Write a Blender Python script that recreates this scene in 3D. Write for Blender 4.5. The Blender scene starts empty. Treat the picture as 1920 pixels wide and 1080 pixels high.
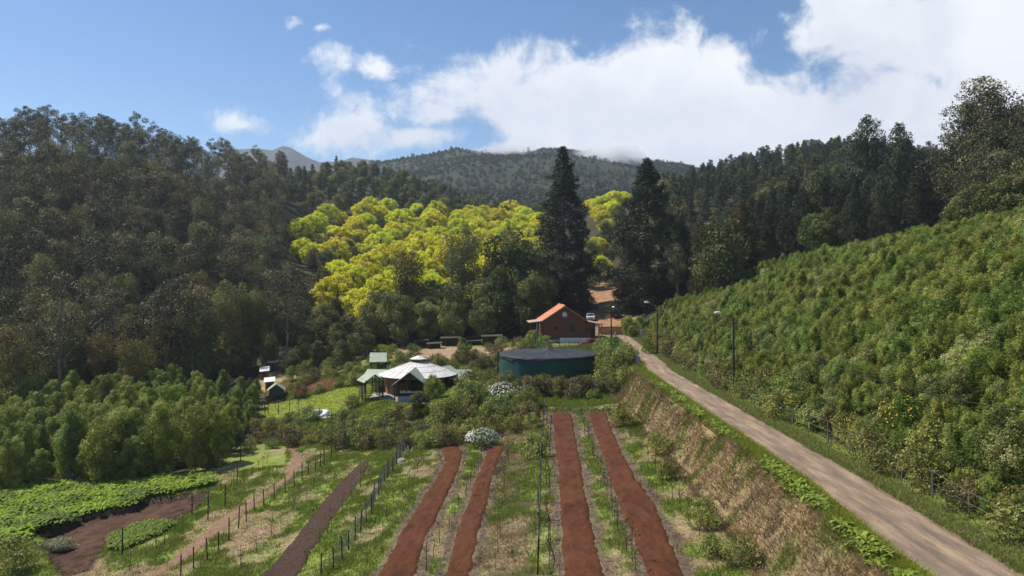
import bpy, math, random
import numpy as np
from mathutils import Vector, Matrix
R = math.radians
F = 1281.0; HC = 20.0            # focal length in pixels of a 1920 px wide frame, camera height
sc = bpy.context.scene

# ------------------------------------------------------------------ camera
cd = bpy.data.cameras.new('camera'); cam = bpy.data.objects.new('camera', cd)
sc.collection.objects.link(cam); sc.camera = cam
cam.location = (0, 0, HC); cam.rotation_euler = (R(90), 0, 0)
cd.sensor_width = 36; cd.lens = 36*F/1920; cd.shift_y = -10/1920
cd.clip_start = .5; cd.clip_end = 12000
sc.view_settings.view_transform = 'Standard'; sc.view_settings.look = 'None'
sc.view_settings.gamma = 1; sc.view_settings.exposure = 0.50
try: sc.view_settings.use_curve_mapping = False
except Exception: pass
sc.cycles.volume_bounces = 2
sc.cycles.max_bounces = 5; sc.cycles.diffuse_bounces = 3; sc.cycles.transmission_bounces = 3

# ------------------------------------------------------------------ sun + sky
SUN_EL = 52; sd = Vector((-.9, .43, 0)).normalized()
SD = Vector((sd.x*math.cos(R(SUN_EL)), sd.y*math.cos(R(SUN_EL)), math.sin(R(SUN_EL))))
sl = bpy.data.lights.new('sun', 'SUN'); so = bpy.data.objects.new('sun', sl); sc.collection.objects.link(so)
sl.energy = 5.0; sl.angle = R(.53); sl.color = (1, .95, .86)
so.rotation_euler = SD.to_track_quat('Z', 'Y').to_euler(); so.location = (0, 0, 120)
w = bpy.data.worlds.new('World'); sc.world = w; w.use_nodes = True
nt = w.node_tree; nt.nodes.clear(); L = nt.links
def N(t, **k):
    n = nt.nodes.new(t)
    for a, b in k.items(): setattr(n, a, b)
    return n
def M(op, a, b=None, c=None, clamp=False):
    n = N('ShaderNodeMath', operation=op, use_clamp=clamp)
    for i, v in enumerate((a, b, c)):
        if v is None: continue
        if isinstance(v, (int, float)): n.inputs[i].default_value = v
        else: L.new(v, n.inputs[i])
    return n.outputs[0]
sky = N('ShaderNodeTexSky', sky_type='NISHITA', sun_disc=False)
sky.sun_elevation = R(SUN_EL); sky.sun_rotation = math.atan2(SD.x, SD.y); sky.altitude = 800
sky.air_density = 1.0; sky.dust_density = .35; sky.ozone_density = 1.6
bg = N('ShaderNodeBackground'); bg.inputs[1].default_value = .085; 
tc = N('ShaderNodeTexCoord'); sx = N('ShaderNodeSeparateXYZ'); L.new(tc.outputs['Generated'], sx.inputs[0])
ay = M('ADD', M('ABSOLUTE', sx.outputs[1]), .04)
u = M('DIVIDE', sx.outputs[0], ay); v = M('DIVIDE', sx.outputs[2], ay)
cx = N('ShaderNodeCombineXYZ'); L.new(u, cx.inputs[0]); L.new(v, cx.inputs[1])
def noise(scale, det, rough, vec, off=(0, 0, 0), dist=0.):
    mp = N('ShaderNodeMapping'); mp.inputs['Location'].default_value = off; L.new(vec, mp.inputs[0])
    n = N('ShaderNodeTexNoise'); n.inputs['Scale'].default_value = scale; n.inputs['Detail'].default_value = det
    n.inputs['Roughness'].default_value = rough; n.inputs['Distortion'].default_value = dist
    L.new(mp.outputs[0], n.inputs[0]); return n.outputs[0]
warp = N('ShaderNodeTexNoise'); warp.inputs['Scale'].default_value = 5; warp.inputs['Detail'].default_value = 4; L.new(cx.outputs[0], warp.inputs[0])
wv = N('ShaderNodeVectorMath', operation='MULTIPLY_ADD'); L.new(warp.outputs[1], wv.inputs[0]); wv.inputs[1].default_value = (.09, .09, 0); L.new(cx.outputs[0], wv.inputs[2])
wo = N('ShaderNodeVectorMath', operation='SUBTRACT'); L.new(wv.outputs[0], wo.inputs[0]); wo.inputs[1].default_value = (.045, .045, 0)
blobs = [(480, 248, 70, 28, .62), (618, 178, 42, 66, .75), (645, 262, 105, 52, .95), (575, 190, 26, 22, .5), (700, 155, 42, 26, .66), (830, 225, 120, 62, .95), (800, 275, 150, 30, .9),
         (960, 215, 170, 110, 1.1), (1060, 165, 140, 80, 1.0), (1250, 135, 160, 82, 1.1), (1240, 260, 360, 130, 1.3), (1500, 265, 330, 110, 1.3),
         (1660, 80, 215, 115, .95), (1830, 110, 230, 190, 1.25), (1450, 32, 50, 24, .5), (1380, 205, 130, 62, .8), (570, 66, 34, 20, .5), (612,78,22,14,.45),
         (2150, 150, 300, 260, 1.2), (1750, 250, 400, 110, 1.3)]
field = None
for (bx, by, rx, ry, amp) in blobs:
    s = N('ShaderNodeVectorMath', operation='SUBTRACT'); L.new(wo.outputs[0], s.inputs[0]); s.inputs[1].default_value = ((bx-960)/F, (530-by)/F, 0)
    m = N('ShaderNodeVectorMath', operation='MULTIPLY'); L.new(s.outputs[0], m.inputs[0]); m.inputs[1].default_value = (F/rx, F/ry, 0)
    l = N('ShaderNodeVectorMath', operation='LENGTH'); L.new(m.outputs[0], l.inputs[0])
    f = M('MULTIPLY', M('SUBTRACT', 1.0, M('MULTIPLY', l.outputs['Value'], .62)), amp)
    field = f if field is None else M('SMOOTH_MAX', field, f, .12)
fb = noise(7, 9, .62, wo.outputs[0], (3.1, 1.7, 0), .3)
fb2 = noise(26, 6, .6, wo.outputs[0], (.1, 5.7, 0))
dens = M('ADD', field, M('MULTIPLY', M('SUBTRACT', fb, .5), 2.0))
dens = M('ADD', dens, M('MULTIPLY', M('SUBTRACT', fb2, .5), .5))
mr = N('ShaderNodeMapRange', interpolation_type='SMOOTHSTEP'); L.new(dens, mr.inputs[0]); mr.inputs[1].default_value = .30; mr.inputs[2].default_value = .72
front = M('GREATER_THAN', sx.outputs[2], -.02)
mask = M('MULTIPLY', M('MULTIPLY', mr.outputs[0], front), .97)
shade = noise(4.2, 7, .55, wo.outputs[0], (7.7, .4, 0), .2)
core = M('ADD', M('MULTIPLY', shade, 1.25), M('MULTIPLY', v, .9))
cr = N('ShaderNodeValToRGB'); L.new(core, cr.inputs[0])
cr.color_ramp.elements[0].position = .50; cr.color_ramp.elements[0].color = (.56, .61, .70, 1)
cr.color_ramp.elements[1].position = 1.0; cr.color_ramp.elements[1].color = (.93, .94, .96, 1)
bgc = N('ShaderNodeBackground'); L.new(cr.outputs[0], bgc.inputs[0]); bgc.inputs[1].default_value = .80
hs = N('ShaderNodeHueSaturation'); hs.inputs['Saturation'].default_value = 1.3; L.new(sky.outputs[0], hs.inputs['Color']); L.new(hs.outputs[0], bg.inputs[0])
mx = N('ShaderNodeMixShader'); L.new(mask, mx.inputs[0]); L.new(bg.outputs[0], mx.inputs[1]); L.new(bgc.outputs[0], mx.inputs[2])
ow = N('ShaderNodeOutputWorld'); L.new(mx.outputs[0], ow.inputs[0])

# ------------------------------------------------------------------ naming and mesh helpers
col = sc.collection
def tag(o, label=None, cat=None, group=None, kind=None):
    if label: o['label'] = label
    if cat: o['category'] = cat
    if group: o['group'] = group
    if kind: o['kind'] = kind
    return o
def empty(name, loc=(0, 0, 0), rz=0.):
    o = bpy.data.objects.new(name, None); col.objects.link(o); o.location = loc; o.rotation_euler = (0, 0, rz); o.empty_display_size = .2
    return o
def mesh_np(name, V, Q, mats, tint=None, colr=None, matidx=None, smooth=False, tris=False):
    """numpy vertices and quads (or tris) -> mesh datablock"""
    me = bpy.data.meshes.new(name); k = 3 if tris else 4
    me.vertices.add(len(V)); me.vertices.foreach_set('co', np.ascontiguousarray(V, dtype=np.float32).ravel())
    nq = len(Q); me.loops.add(nq*k); me.polygons.add(nq)
    me.loops.foreach_set('vertex_index', np.ascontiguousarray(Q, dtype=np.int32).ravel())
    me.polygons.foreach_set('loop_start', np.arange(0, nq*k, k, dtype=np.int32))
    if matidx is not None: me.polygons.foreach_set('material_index', np.ascontiguousarray(matidx, dtype=np.int32))
    me.polygons.foreach_set('use_smooth', np.full(nq, bool(smooth)))
    for m in (mats if isinstance(mats, (list, tuple)) else [mats]): me.materials.append(m)
    if tint is not None:
        a = me.attributes.new('tint', 'FLOAT', 'POINT'); a.data.foreach_set('value', np.ascontiguousarray(tint, dtype=np.float32))
    if colr is not None:
        a = me.attributes.new('Col', 'FLOAT_COLOR', 'POINT'); c4 = np.ones((len(V), 4), np.float32); c4[:, :3] = colr; a.data.foreach_set('color', c4.ravel())
    me.update(calc_edges=True); return me
def link(name, me, parent=None, loc=(0, 0, 0), rz=0.):
    o = bpy.data.objects.new(name, me); col.objects.link(o); o.parent = parent; o.location = loc; o.rotation_euler = (0, 0, rz); return o
class MB:
    def __init__(s): s.v = []; s.f = []
    def add(s, v, f):
        b = len(s.v); s.v += [tuple(p) for p in v]; s.f += [tuple(i+b for i in q) for q in f]; return s
    def box(s, x0, x1, y0, y1, z0, z1, rz=0, c=(0, 0, 0)):
        v = [Vector((x, y, z)) for z in (z0, z1) for y in (y0, y1) for x in (x0, x1)]
        if rz: m = Matrix.Rotation(rz, 3, 'Z'); v = [m @ p for p in v]
        v = [p+Vector(c) for p in v]
        return s.add(v, [(0, 2, 3, 1), (4, 5, 7, 6), (0, 1, 5, 4), (2, 6, 7, 3), (0, 4, 6, 2), (1, 3, 7, 5)])
    def bar(s, a, b, w, h=None, up=(0, 0, 1)):
        a = Vector(a); b = Vector(b); h = h or w; d = (b-a).normalized(); upv = Vector(up)
        if abs(d.dot(upv)) > .97: upv = Vector((1, 0, 0))
        sd_ = d.cross(upv).normalized()*w/2; u_ = sd_.cross(d).normalized()*h/2
        v = [a-sd_-u_, a+sd_-u_, a+sd_+u_, a-sd_+u_, b-sd_-u_, b+sd_-u_, b+sd_+u_, b-sd_+u_]
        return s.add(v, [(3, 2, 1, 0), (4, 5, 6, 7), (0, 1, 5, 4), (1, 2, 6, 5), (2, 3, 7, 6), (3, 0, 4, 7)])
    def tube(s, pts, rad, n=8, cap=True):
        pts = [Vector(p) for p in pts]; rad = rad if isinstance(rad, (list, tuple)) else [rad]*len(pts); rings = []; V = []
        for i, p in enumerate(pts):
            d = (pts[min(i+1, len(pts)-1)]-pts[max(i-1, 0)]).normalized(); up = Vector((0, 0, 1)) if abs(d.z) < .95 else Vector((1, 0, 0))
            a = d.cross(up).normalized(); b = d.cross(a)
            for k in range(n):
                t = 2*math.pi*k/n; V.append(p+(a*math.cos(t)+b*math.sin(t))*rad[i])
        f = [(i*n+k, i*n+(k+1) % n, (i+1)*n+(k+1) % n, (i+1)*n+k) for i in range(len(pts)-1) for k in range(n)]
        if cap: f += [tuple(range(n))[::-1], tuple((len(pts)-1)*n+k for k in range(n))]
        return s.add(V, f)
    def slab(s, q, t):
        """four points and a thickness straight down"""
        q = [Vector(p) for p in q]; v = q+[p-Vector((0, 0, t)) for p in q]
        return s.add(v, [(0, 1, 2, 3), (7, 6, 5, 4), (0, 4, 5, 1), (1, 5, 6, 2), (2, 6, 7, 3), (3, 7, 4, 0)])
    def lathe(s, prof, n=48, c=(0, 0)):
        V = [(c[0]+r*math.cos(2*math.pi*k/n), c[1]+r*math.sin(2*math.pi*k/n), z) for r, z in prof for k in range(n)]
        f = [(i*n+k, i*n+(k+1) % n, (i+1)*n+(k+1) % n, (i+1)*n+k) for i in range(len(prof)-1) for k in range(n)]
        return s.add(V, f)
    def build(s, name, mat, parent=None, smooth=False, bevel=0, loc=(0, 0, 0), rz=0.):
        me = bpy.data.meshes.new(name); me.from_pydata(s.v, [], s.f)
        import bmesh
        bm = bmesh.new(); bm.from_mesh(me); bmesh.ops.recalc_face_normals(bm, faces=bm.faces); bm.to_mesh(me); bm.free()
        if smooth: me.polygons.foreach_set('use_smooth', [True]*len(me.polygons))
        me.materials.append(mat); o = link(name, me, parent, loc, rz)
        if bevel:
            b = o.modifiers.new('bevel', 'BEVEL'); b.width = bevel; b.segments = 2; b.limit_method = 'ANGLE'
        return o
def copy_tree(o, parent=None):
    c = o.copy(); col.objects.link(c); c.parent = parent
    for ch in KIDS.get(o.name, []): copy_tree(ch, c)
    return c
KIDS = {}
def note_kids(o, kids): KIDS[o.name] = kids; return o

# ------------------------------------------------------------------ materials
def newmat(name):
    m = bpy.data.materials.new(name); m.use_nodes = True; t = m.node_tree; t.nodes.clear()
    return m, t
def mat(name, c1, c2=None, scale=4., rough=.8, bump=.0, metal=0., detail=6., stretch=(1, 1, 1), c3=None, spec=.3, bscale=None):
    m, t = newmat(name); n = t.nodes; l = t.links
    p = n.new('ShaderNodeBsdfPrincipled'); o = n.new('ShaderNodeOutputMaterial'); l.new(p.outputs[0], o.inputs[0])
    p.inputs['Roughness'].default_value = rough; p.inputs['Metallic'].default_value = metal; p.inputs['Specular IOR Level'].default_value = spec
    c2 = c2 or tuple(x*.7 for x in c1)
    tc = n.new('ShaderNodeTexCoord'); mp = n.new('ShaderNodeMapping'); mp.inputs['Scale'].default_value = stretch; l.new(tc.outputs['Object'], mp.inputs[0])
    nz = n.new('ShaderNodeTexNoise'); nz.inputs['Scale'].default_value = scale; nz.inputs['Detail'].default_value = detail; nz.inputs['Roughness'].default_value = .65
    l.new(mp.outputs[0], nz.inputs[0])
    r = n.new('ShaderNodeValToRGB'); l.new(nz.outputs[0], r.inputs[0]); r.color_ramp.elements[0].position = .32; r.color_ramp.elements[1].position = .68
    r.color_ramp.elements[0].color = (*c2, 1); r.color_ramp.elements[1].color = (*c1, 1)
    if c3: e = r.color_ramp.elements.new(.5); e.color = (*c3, 1)
    l.new(r.outputs[0], p.inputs['Base Color'])
    if bump:
        nb = n.new('ShaderNodeTexNoise'); nb.inputs['Scale'].default_value = bscale or scale*3; nb.inputs['Detail'].default_value = 8; l.new(mp.outputs[0], nb.inputs[0])
        b = n.new('ShaderNodeBump'); b.inputs['Strength'].default_value = 1; b.inputs['Distance'].default_value = bump; l.new(nb.outputs[0], b.inputs['Height']); l.new(b.outputs[0], p.inputs['Normal'])
    return m
def leafmat(name, cols, trans=.35, rnd=.35, hue=.03, rough=.55):
    """cols: dark to light leaf colours picked by a per-clump tint; each tree shifts a little"""
    m, t = newmat(name); n = t.nodes; l = t.links
    o = n.new('ShaderNodeOutputMaterial'); at = n.new('ShaderNodeAttribute'); at.attribute_name = 'tint'
    r = n.new('ShaderNodeValToRGB'); l.new(at.outputs['Fac'], r.inputs[0]); cr_ = r.color_ramp
    cr_.elements[0].position = 0; cr_.elements[0].color = (*cols[0], 1); cr_.elements[1].position = 1; cr_.elements[1].color = (*cols[-1], 1)
    for i, c in enumerate(cols[1:-1]): e = cr_.elements.new((i+1)/(len(cols)-1)); e.color = (*c, 1)
    oi = n.new('ShaderNodeObjectInfo'); hv = n.new('ShaderNodeHueSaturation'); l.new(r.outputs[0], hv.inputs['Color'])
    a = n.new('ShaderNodeMapRange'); l.new(oi.outputs['Random'], a.inputs[0]); a.inputs[3].default_value = 1-rnd; a.inputs[4].default_value = 1+rnd; l.new(a.outputs[0], hv.inputs['Value'])
    w2 = n.new('ShaderNodeMath'); w2.operation = 'FRACT'; w1 = n.new('ShaderNodeMath'); w1.operation = 'MULTIPLY'; w1.inputs[1].default_value = 17.3; l.new(oi.outputs['Random'], w1.inputs[0]); l.new(w1.outputs[0], w2.inputs[0])
    h = n.new('ShaderNodeMapRange'); l.new(w2.outputs[0], h.inputs[0]); h.inputs[3].default_value = .5-hue; h.inputs[4].default_value = .5+hue; l.new(h.outputs[0], hv.inputs['Hue'])
    p = n.new('ShaderNodeBsdfPrincipled'); p.inputs['Roughness'].default_value = .6; p.inputs['Specular IOR Level'].default_value = .22; l.new(hv.outputs[0], p.inputs['Base Color'])
    tr = n.new('ShaderNodeBsdfTranslucent'); l.new(hv.outputs[0], tr.inputs[0]); mx = n.new('ShaderNodeMixShader'); mx.inputs[0].default_value = trans
    l.new(p.outputs[0], mx.inputs[1]); l.new(tr.outputs[0], mx.inputs[2]); l.new(mx.outputs[0], o.inputs[0])
    return m
def colmat(name, trans=.3, rough=.7):
    m, t = newmat(name); n = t.nodes; l = t.links
    o = n.new('ShaderNodeOutputMaterial'); at = n.new('ShaderNodeAttribute'); at.attribute_name = 'Col'
    p = n.new('ShaderNodeBsdfPrincipled'); p.inputs['Roughness'].default_value = rough; p.inputs['Specular IOR Level'].default_value = .2; l.new(at.outputs['Color'], p.inputs['Base Color'])
    tr = n.new('ShaderNodeBsdfTranslucent'); l.new(at.outputs['Color'], tr.inputs[0]); mx = n.new('ShaderNodeMixShader'); mx.inputs[0].default_value = trans
    l.new(p.outputs[0], mx.inputs[1]); l.new(tr.outputs[0], mx.inputs[2]); l.new(mx.outputs[0], o.inputs[0]); return m

# ------------------------------------------------------------------ noise for relief
def vnoise(x, y, s=1., seed=0):
    x = np.asarray(x, float)/s; y = np.asarray(y, float)/s; xi = np.floor(x); yi = np.floor(y); fx = x-xi; fy = y-yi
    def h(a, b): t = np.sin(a*127.1+b*311.7+seed*74.7)*43758.5453; return t-np.floor(t)
    fx = fx*fx*(3-2*fx); fy = fy*fy*(3-2*fy)
    return (h(xi, yi)*(1-fx)+h(xi+1, yi)*fx)*(1-fy)+(h(xi, yi+1)*(1-fx)+h(xi+1, yi+1)*fx)*fy
def fbm(x, y, s, oct=4, seed=0):
    r = 0; a = .5; t = 0
    for i in range(oct): r = r+a*vnoise(x, y, s/2**i, seed+i*13); t += a; a *= .55
    return r/t

# ------------------------------------------------------------------ terrain
def fromz(px, py, z): D = -z*F/(py-530); return ((px-960)/F*D, D, z)     # z measured from the camera height
def fromD(px, D, z): return ((px-960)/F*D, D, z)
C = []
for px, py, z in [(0,1080,-19.3),(200,1080,-18.4),(400,1080,-17.3),(525,1080,-16.6),(610,1080,-16),(700,1080,-15.3),(900,1080,-15),(955,1080,-14.8),(1000,1080,-13.2),(1040,1080,-13),(1290,1080,-13),
    (0,950,-19.7),(150,950,-19.6),(300,950,-18.8),(420,950,-17.9),(500,950,-17.3),(620,950,-16.4),(700,950,-15.7),(840,950,-15.1),(962,950,-15),(1003,950,-13.5),(1060,950,-13.2),(1220,950,-13.2),
    (0,870,-20),(200,870,-20),(350,880,-19),(450,870,-18.1),(560,870,-17.5),(670,870,-16.6),(735,880,-15.9),(800,870,-15.4),(870,860,-15.2),(970,870,-15.1),(1008,870,-13.7),(1100,870,-13.5),(1190,880,-13.5),
    (480,790,-18.5),(600,800,-17.8),(700,810,-16.8),(780,812,-16.),(850,815,-15.5),(900,815,-15.3),(970,800,-14.9),(1012,790,-13.8),(1100,776,-13.8),(1150,776,-13.8),
    (640,775,-17),(760,755,-15.15),(700,748,-15.2),(830,748,-15.1),(900,745,-13.9),(880,715,-13.2),(515,750,-17),(560,722,-16.3),(620,702,-15.2),(700,692,-13.6),(750,668,-12.6),(850,665,-12.3),(930,656,-11.7),(960,685,-12.4),(1000,765,-13.8)]:
    C.append(fromz(px, py, z))
C += [(-18,35,-15.8),(-13,92,-15.1),(-13,98,-15.0),(-18.5,92,-15.15),(-7.5,95,-14.9),(5,95,-13.8),(-1,93,-13.8),(11,93,-13.7),(5,86,-13.8),(11,100,-12.5),(12,108,-10.4),(1,108,-11.6),(9,120,-10.2),(4,120,-10.4),(16,122,-10.1),(10,132,-10),(-6,128,-11.8),(-20,128,-12.6),(-35,125,-14.5),
      (-30,12,-18),(-8,12,-14.7),(8,12,-12.8),(-30,-40,-17),(0,-40,-14),(30,-40,-9)]
C += [fromD(-300,105,-20), fromD(0,105,-19), fromD(250,107,-18.5), fromD(430,108,-17.5), fromD(0,78,-20), fromD(-300,70,-20)]
# left hill
C += [fromD(0,160,7), fromD(-350,160,7), fromD(200,160,4), fromD(400,165,-3), fromD(520,160,-9), fromD(-350,220,40), fromD(0,220,39.5), fromD(150,238,44), fromD(250,245,43), fromD(340,255,41), fromD(300,200,22), fromD(440,230,16), fromD(440,300,44), fromD(560,360,52),
      fromD(640,420,68), fromD(730,430,64), fromD(830,425,52), fromD(900,400,38), fromD(1000,385,31), fromD(0,330,30), fromD(300,380,34), fromD(-500,400,30), fromD(560,240,7), fromD(560,290,28),
      fromD(640,135,-12.5), fromD(800,135,-12), fromD(950,140,-11), fromD(700,165,-8), fromD(850,165,-7), fromD(950,170,-6), fromD(700,210,2), fromD(850,210,3), fromD(980,210,3), fromD(640,300,26), fromD(740,300,25), fromD(850,300,22), fromD(980,300,20)]
# track and right side
C += [fromD(1060,150,-9), fromD(1140,150,-8.3), fromD(1200,150,-7), fromD(1060,200,-3), fromD(1140,200,-2.4), fromD(1215,200,0), fromD(1140,250,4), fromD(1140,320,33), fromD(1100,470,35), fromD(1250,250,26), fromD(1400,350,58), fromD(1560,380,72), fromD(1640,385,71), fromD(1710,385,56), fromD(1900,385,48), fromD(2300,400,48),
      fromD(1560,480,60), fromD(1250,470,50), fromD(1300,150,1), fromD(1450,160,9), fromD(1600,165,14), fromD(1750,160,15), fromD(1950,150,18), fromD(2300,160,22), fromD(1400,220,22), fromD(1600,240,32), fromD(1850,230,30)]
C = np.array(C)
A0 = np.array([(1,x,y) for x,y,_ in C]); dm = np.hypot(C[:,0][:,None]-C[:,0], C[:,1][:,None]-C[:,1])
n_ = len(C); Mx = np.zeros((n_+3, n_+3)); Mx[:n_,:n_] = dm+np.eye(n_)*-.02; Mx[:n_,n_:] = A0; Mx[n_:,:n_] = A0.T
W = np.linalg.solve(Mx, np.r_[C[:,2], 0, 0, 0])
def rbf(x, y):
    out = np.empty(x.shape)
    for i in range(0, len(x), 20000):
        s = slice(i, i+20000); out[s] = np.hypot(x[s][:,None]-C[:,0], y[s][:,None]-C[:,1])@W[:n_]+W[n_]+x[s]*W[n_+1]+y[s]*W[n_+2]
    return out
RD = np.array([-40, 18, 25, 35, 61, 78, 86, 100, 114, 130, 145, 200, 260.]); RLx = np.array([13.6, 13.7, 13.9, 14.7, 14.9, 15.1, 15.9, 17.0, 18.3, 19.3, 18, 24.5, 31.5]); RRx = np.array([17.4, 17.5, 17.7, 18.1, 18.2, 18.4, 19.3, 20.2, 21.2, 22.3, 24.5, 29.5, 35.])
def road(y): return np.interp(y, RD, RLx), np.interp(y, RD, RRx)
def sm(t): t = np.clip(t, 0, 1); return t*t*(3-2*t)
def ground(x, y, rel=True):
    x = np.atleast_1d(np.asarray(x, float)); y = np.atleast_1d(np.asarray(y, float)); x, y = np.broadcast_arrays(x, y); sh = x.shape; x = x.ravel(); y = y.ravel()
    z = rbf(x, y); xl, xr = road(y); far = sm((y-128)/18)      # beyond the gate the RBF rules
    zr = np.full_like(x, -10.)
    # right hill
    zR = np.where(y > 0, 0, 0)+(-10+np.maximum(0, x-xr-1.2)*.44*sm((x-xr-1.2)/4)); zR = zR-np.maximum(0, x-xr-27)*.21
    zb = np.where(x > xr+1.2, zR, zr)
    zb = zb+0*x
    # left embankment
    wv_ = np.interp(y, [0, 33, 60, 80, 95, 120], [3.2, 2.7, 2.3, 2.6, 3.5, 4]); t = sm((xl-.75-x)/wv_)
    left = zr*(1-t)+z*t
    near = np.where(x < xl-.75, left, zb)
    hillblend = sm((y-108)/30)*(x > xr)*sm((x-xr)/12)
    near = near*(1-hillblend)+z*hillblend
    z = near*(1-far)+z*far
    if rel:
        onroad = sm((np.abs(x-(xl+xr)/2)-(xr-xl)/2)/1.2)
        emb = np.where((t > .05) & (t < .95) & (y < 120) & (x < xl), 1., 0.)
        z = z+onroad*((fbm(x, y, 3., 3, 5)-.5)*.35+(fbm(x, y, 14, 2, 9)-.5)*.5*sm((y-95)/30))+emb*((fbm(x, y, 1.3, 3, 8)-.5)*.6+(fbm(x, y, 3.5, 2, 18)-.5)*.8)
    return (z+HC).reshape(sh)
def hit(px, py, d0=22, d1=420):
    D = np.arange(d0, d1, .25); z = ground((px-960)/F*D, D, False); ray = HC-(py-530)/F*D
    i = np.argmax(z >= ray)
    if z[i] < ray[i]: i = len(D)-1
    if i > 0:
        a = (ray[i-1]-z[i-1]); b = (z[i]-ray[i]); d = D[i-1]+.25*a/(a+b+1e-9)
    else: d = D[0]
    x = (px-960)/F*d; return Vector((x, d, float(ground(x, d)[0])))
def gz(x, y): return float(ground(x, y)[0])
def inpoly(x, y, poly):
    c = np.zeros(x.shape, bool); n = len(poly)
    for i in range(n):
        x0, y0 = poly[i][:2]; x1, y1 = poly[(i+1) % n][:2]
        k = ((y0 > y) != (y1 > y)) & (x < (x1-x0)*(y-y0)/(y1-y0+1e-12)+x0); c ^= k
    return c
def edgedist(x, y, poly):
    d = np.full(x.shape, 1e9); n = len(poly)
    for i in range(n):
        x0, y0 = poly[i][:2]; x1, y1 = poly[(i+1) % n][:2]; vx, vy = x1-x0, y1-y0
        t = np.clip(((x-x0)*vx+(y-y0)*vy)/(vx*vx+vy*vy+1e-9), 0, 1); d = np.minimum(d, np.hypot(x-x0-t*vx, y-y0-t*vy))
    return d
def strip_poly(left, right, ext=9):
    """pixel lists, near end first; extended towards the camera below the frame"""
    l = [hit(*p) for p in left]; r = [hit(*p) for p in right]
    dl = (l[0]-l[1]).normalized()*ext; dr = (r[0]-r[1]).normalized()*ext
    return [tuple((l[0]+dl)[:2])]+[tuple(p[:2]) for p in l]+[tuple(p[:2]) for p in r[::-1]]+[tuple((r[0]+dr)[:2])]
BED = [strip_poly([(705,1080),(746,1001),(780,948),(812,904),(831,866),(826,846),(804,832)], [(783,1080),(802,1010),(830,957),(854,904),(868,866),(870,847),(850,833)]),
       strip_poly([(828,1080),(843,1033),(862,973),(881,916),(900,875),(913,838)], [(886,1080),(897,1023),(911,967),(923,916),(938,866),(950,839)]),
       strip_poly([(1052,1080),(1048,998),(1045,929),(1039,850),(1033,776)], [(1138,1080),(1117,998),(1102,929),(1088,850),(1075,777)], 5),
       strip_poly([(1208,1080),(1176,992),(1157,948),(1135,882),(1120,834),(1099,776)], [(1290,1080),(1261,1010),(1229,941),(1191,888),(1165,841),(1139,777)], 5)]
DARK = strip_poly([(486,1080),(549,1010),(598,946),(636,901),(677,866)], [(556,1080),(600,1017),(625,976),(656,935),(686,891),(697,862)])
CHIP = strip_poly([(272,1080),(345,1024),(415,971),(493,925),(532,893),(543,862),(534,832),(510,812)], [(306,1080),(369,1038),(440,978),(507,932),(556,893),(574,866),(563,846),(552,830),(520,808)])
def pp(l): return [tuple(hit(*p)[:2]) for p in l]
PIT = pp([(56,996),(116,986),(158,967),(246,951),(267,939),(352,925),(398,922),(373,953),(327,978),(260,980),(211,1006),(183,1045),(169,1075),(110,1079),(84,1041),(90,1015)])
FERN = pp([(-60,925),(60,915),(200,905),(390,893),(400,912),(352,922),(267,936),(246,950),(158,966),(116,985),(56,996),(50,1015),(-60,1035)])
ys = np.arange(-30, 131, 4.); rl, rr = road(ys); ROAD = [(a, b) for a, b in zip(rl, ys)]+[(a, b) for a, b in zip(rr[::-1], ys[::-1])]
ys2 = np.arange(132.5, 250, 4.); rl, rr = road(ys2); TRACK = [(a-.8, b) for a, b in zip(rl, ys2)]+[(a+.8, b) for a, b in zip(rr[::-1], ys2[::-1])]
# ------------------------------------------------------------------ ground colours by place (grass, straw, soil)
GREEN = np.array((.165, .21, .035)); LIME = np.array((.24, .275, .035)); OLIVE = np.array((.15, .155, .05)); STRAW = np.array((.33, .25, .14)); PINKMULCH = np.array((.29, .19, .12))
SOIL = np.array((.13, .07, .042)); LITTER = np.array((.04, .034, .018)); REDSOIL = np.array((.36, .19, .11)); DARKSOIL = np.array((.055, .035, .024))
LAWN = pp([(487,790),(488,762),(560,748),(650,725),(700,720),(690,750),(600,785)])
MOUND = pp([(655,800),(690,765),(720,752),(800,760),(840,725),(900,718),(900,760),(800,815)])
REDBANK = pp([(543,748),(560,728),(600,716),(640,712),(632,725),(590,738)])
BACKT = pp([(715,668),(735,654),(830,652),(960,650),(985,664),(880,675),(780,675)])
CLEAR = pp([(485,744),(486,705),(500,690),(560,682),(580,698),(548,714),(532,746)]); PLAZA = pp([(690,750),(700,735),(760,735),(870,735),(860,757),(760,758)])
def mixc(a, b, t): return a*(1-t)[:,None]+b*t[:,None]
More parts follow.
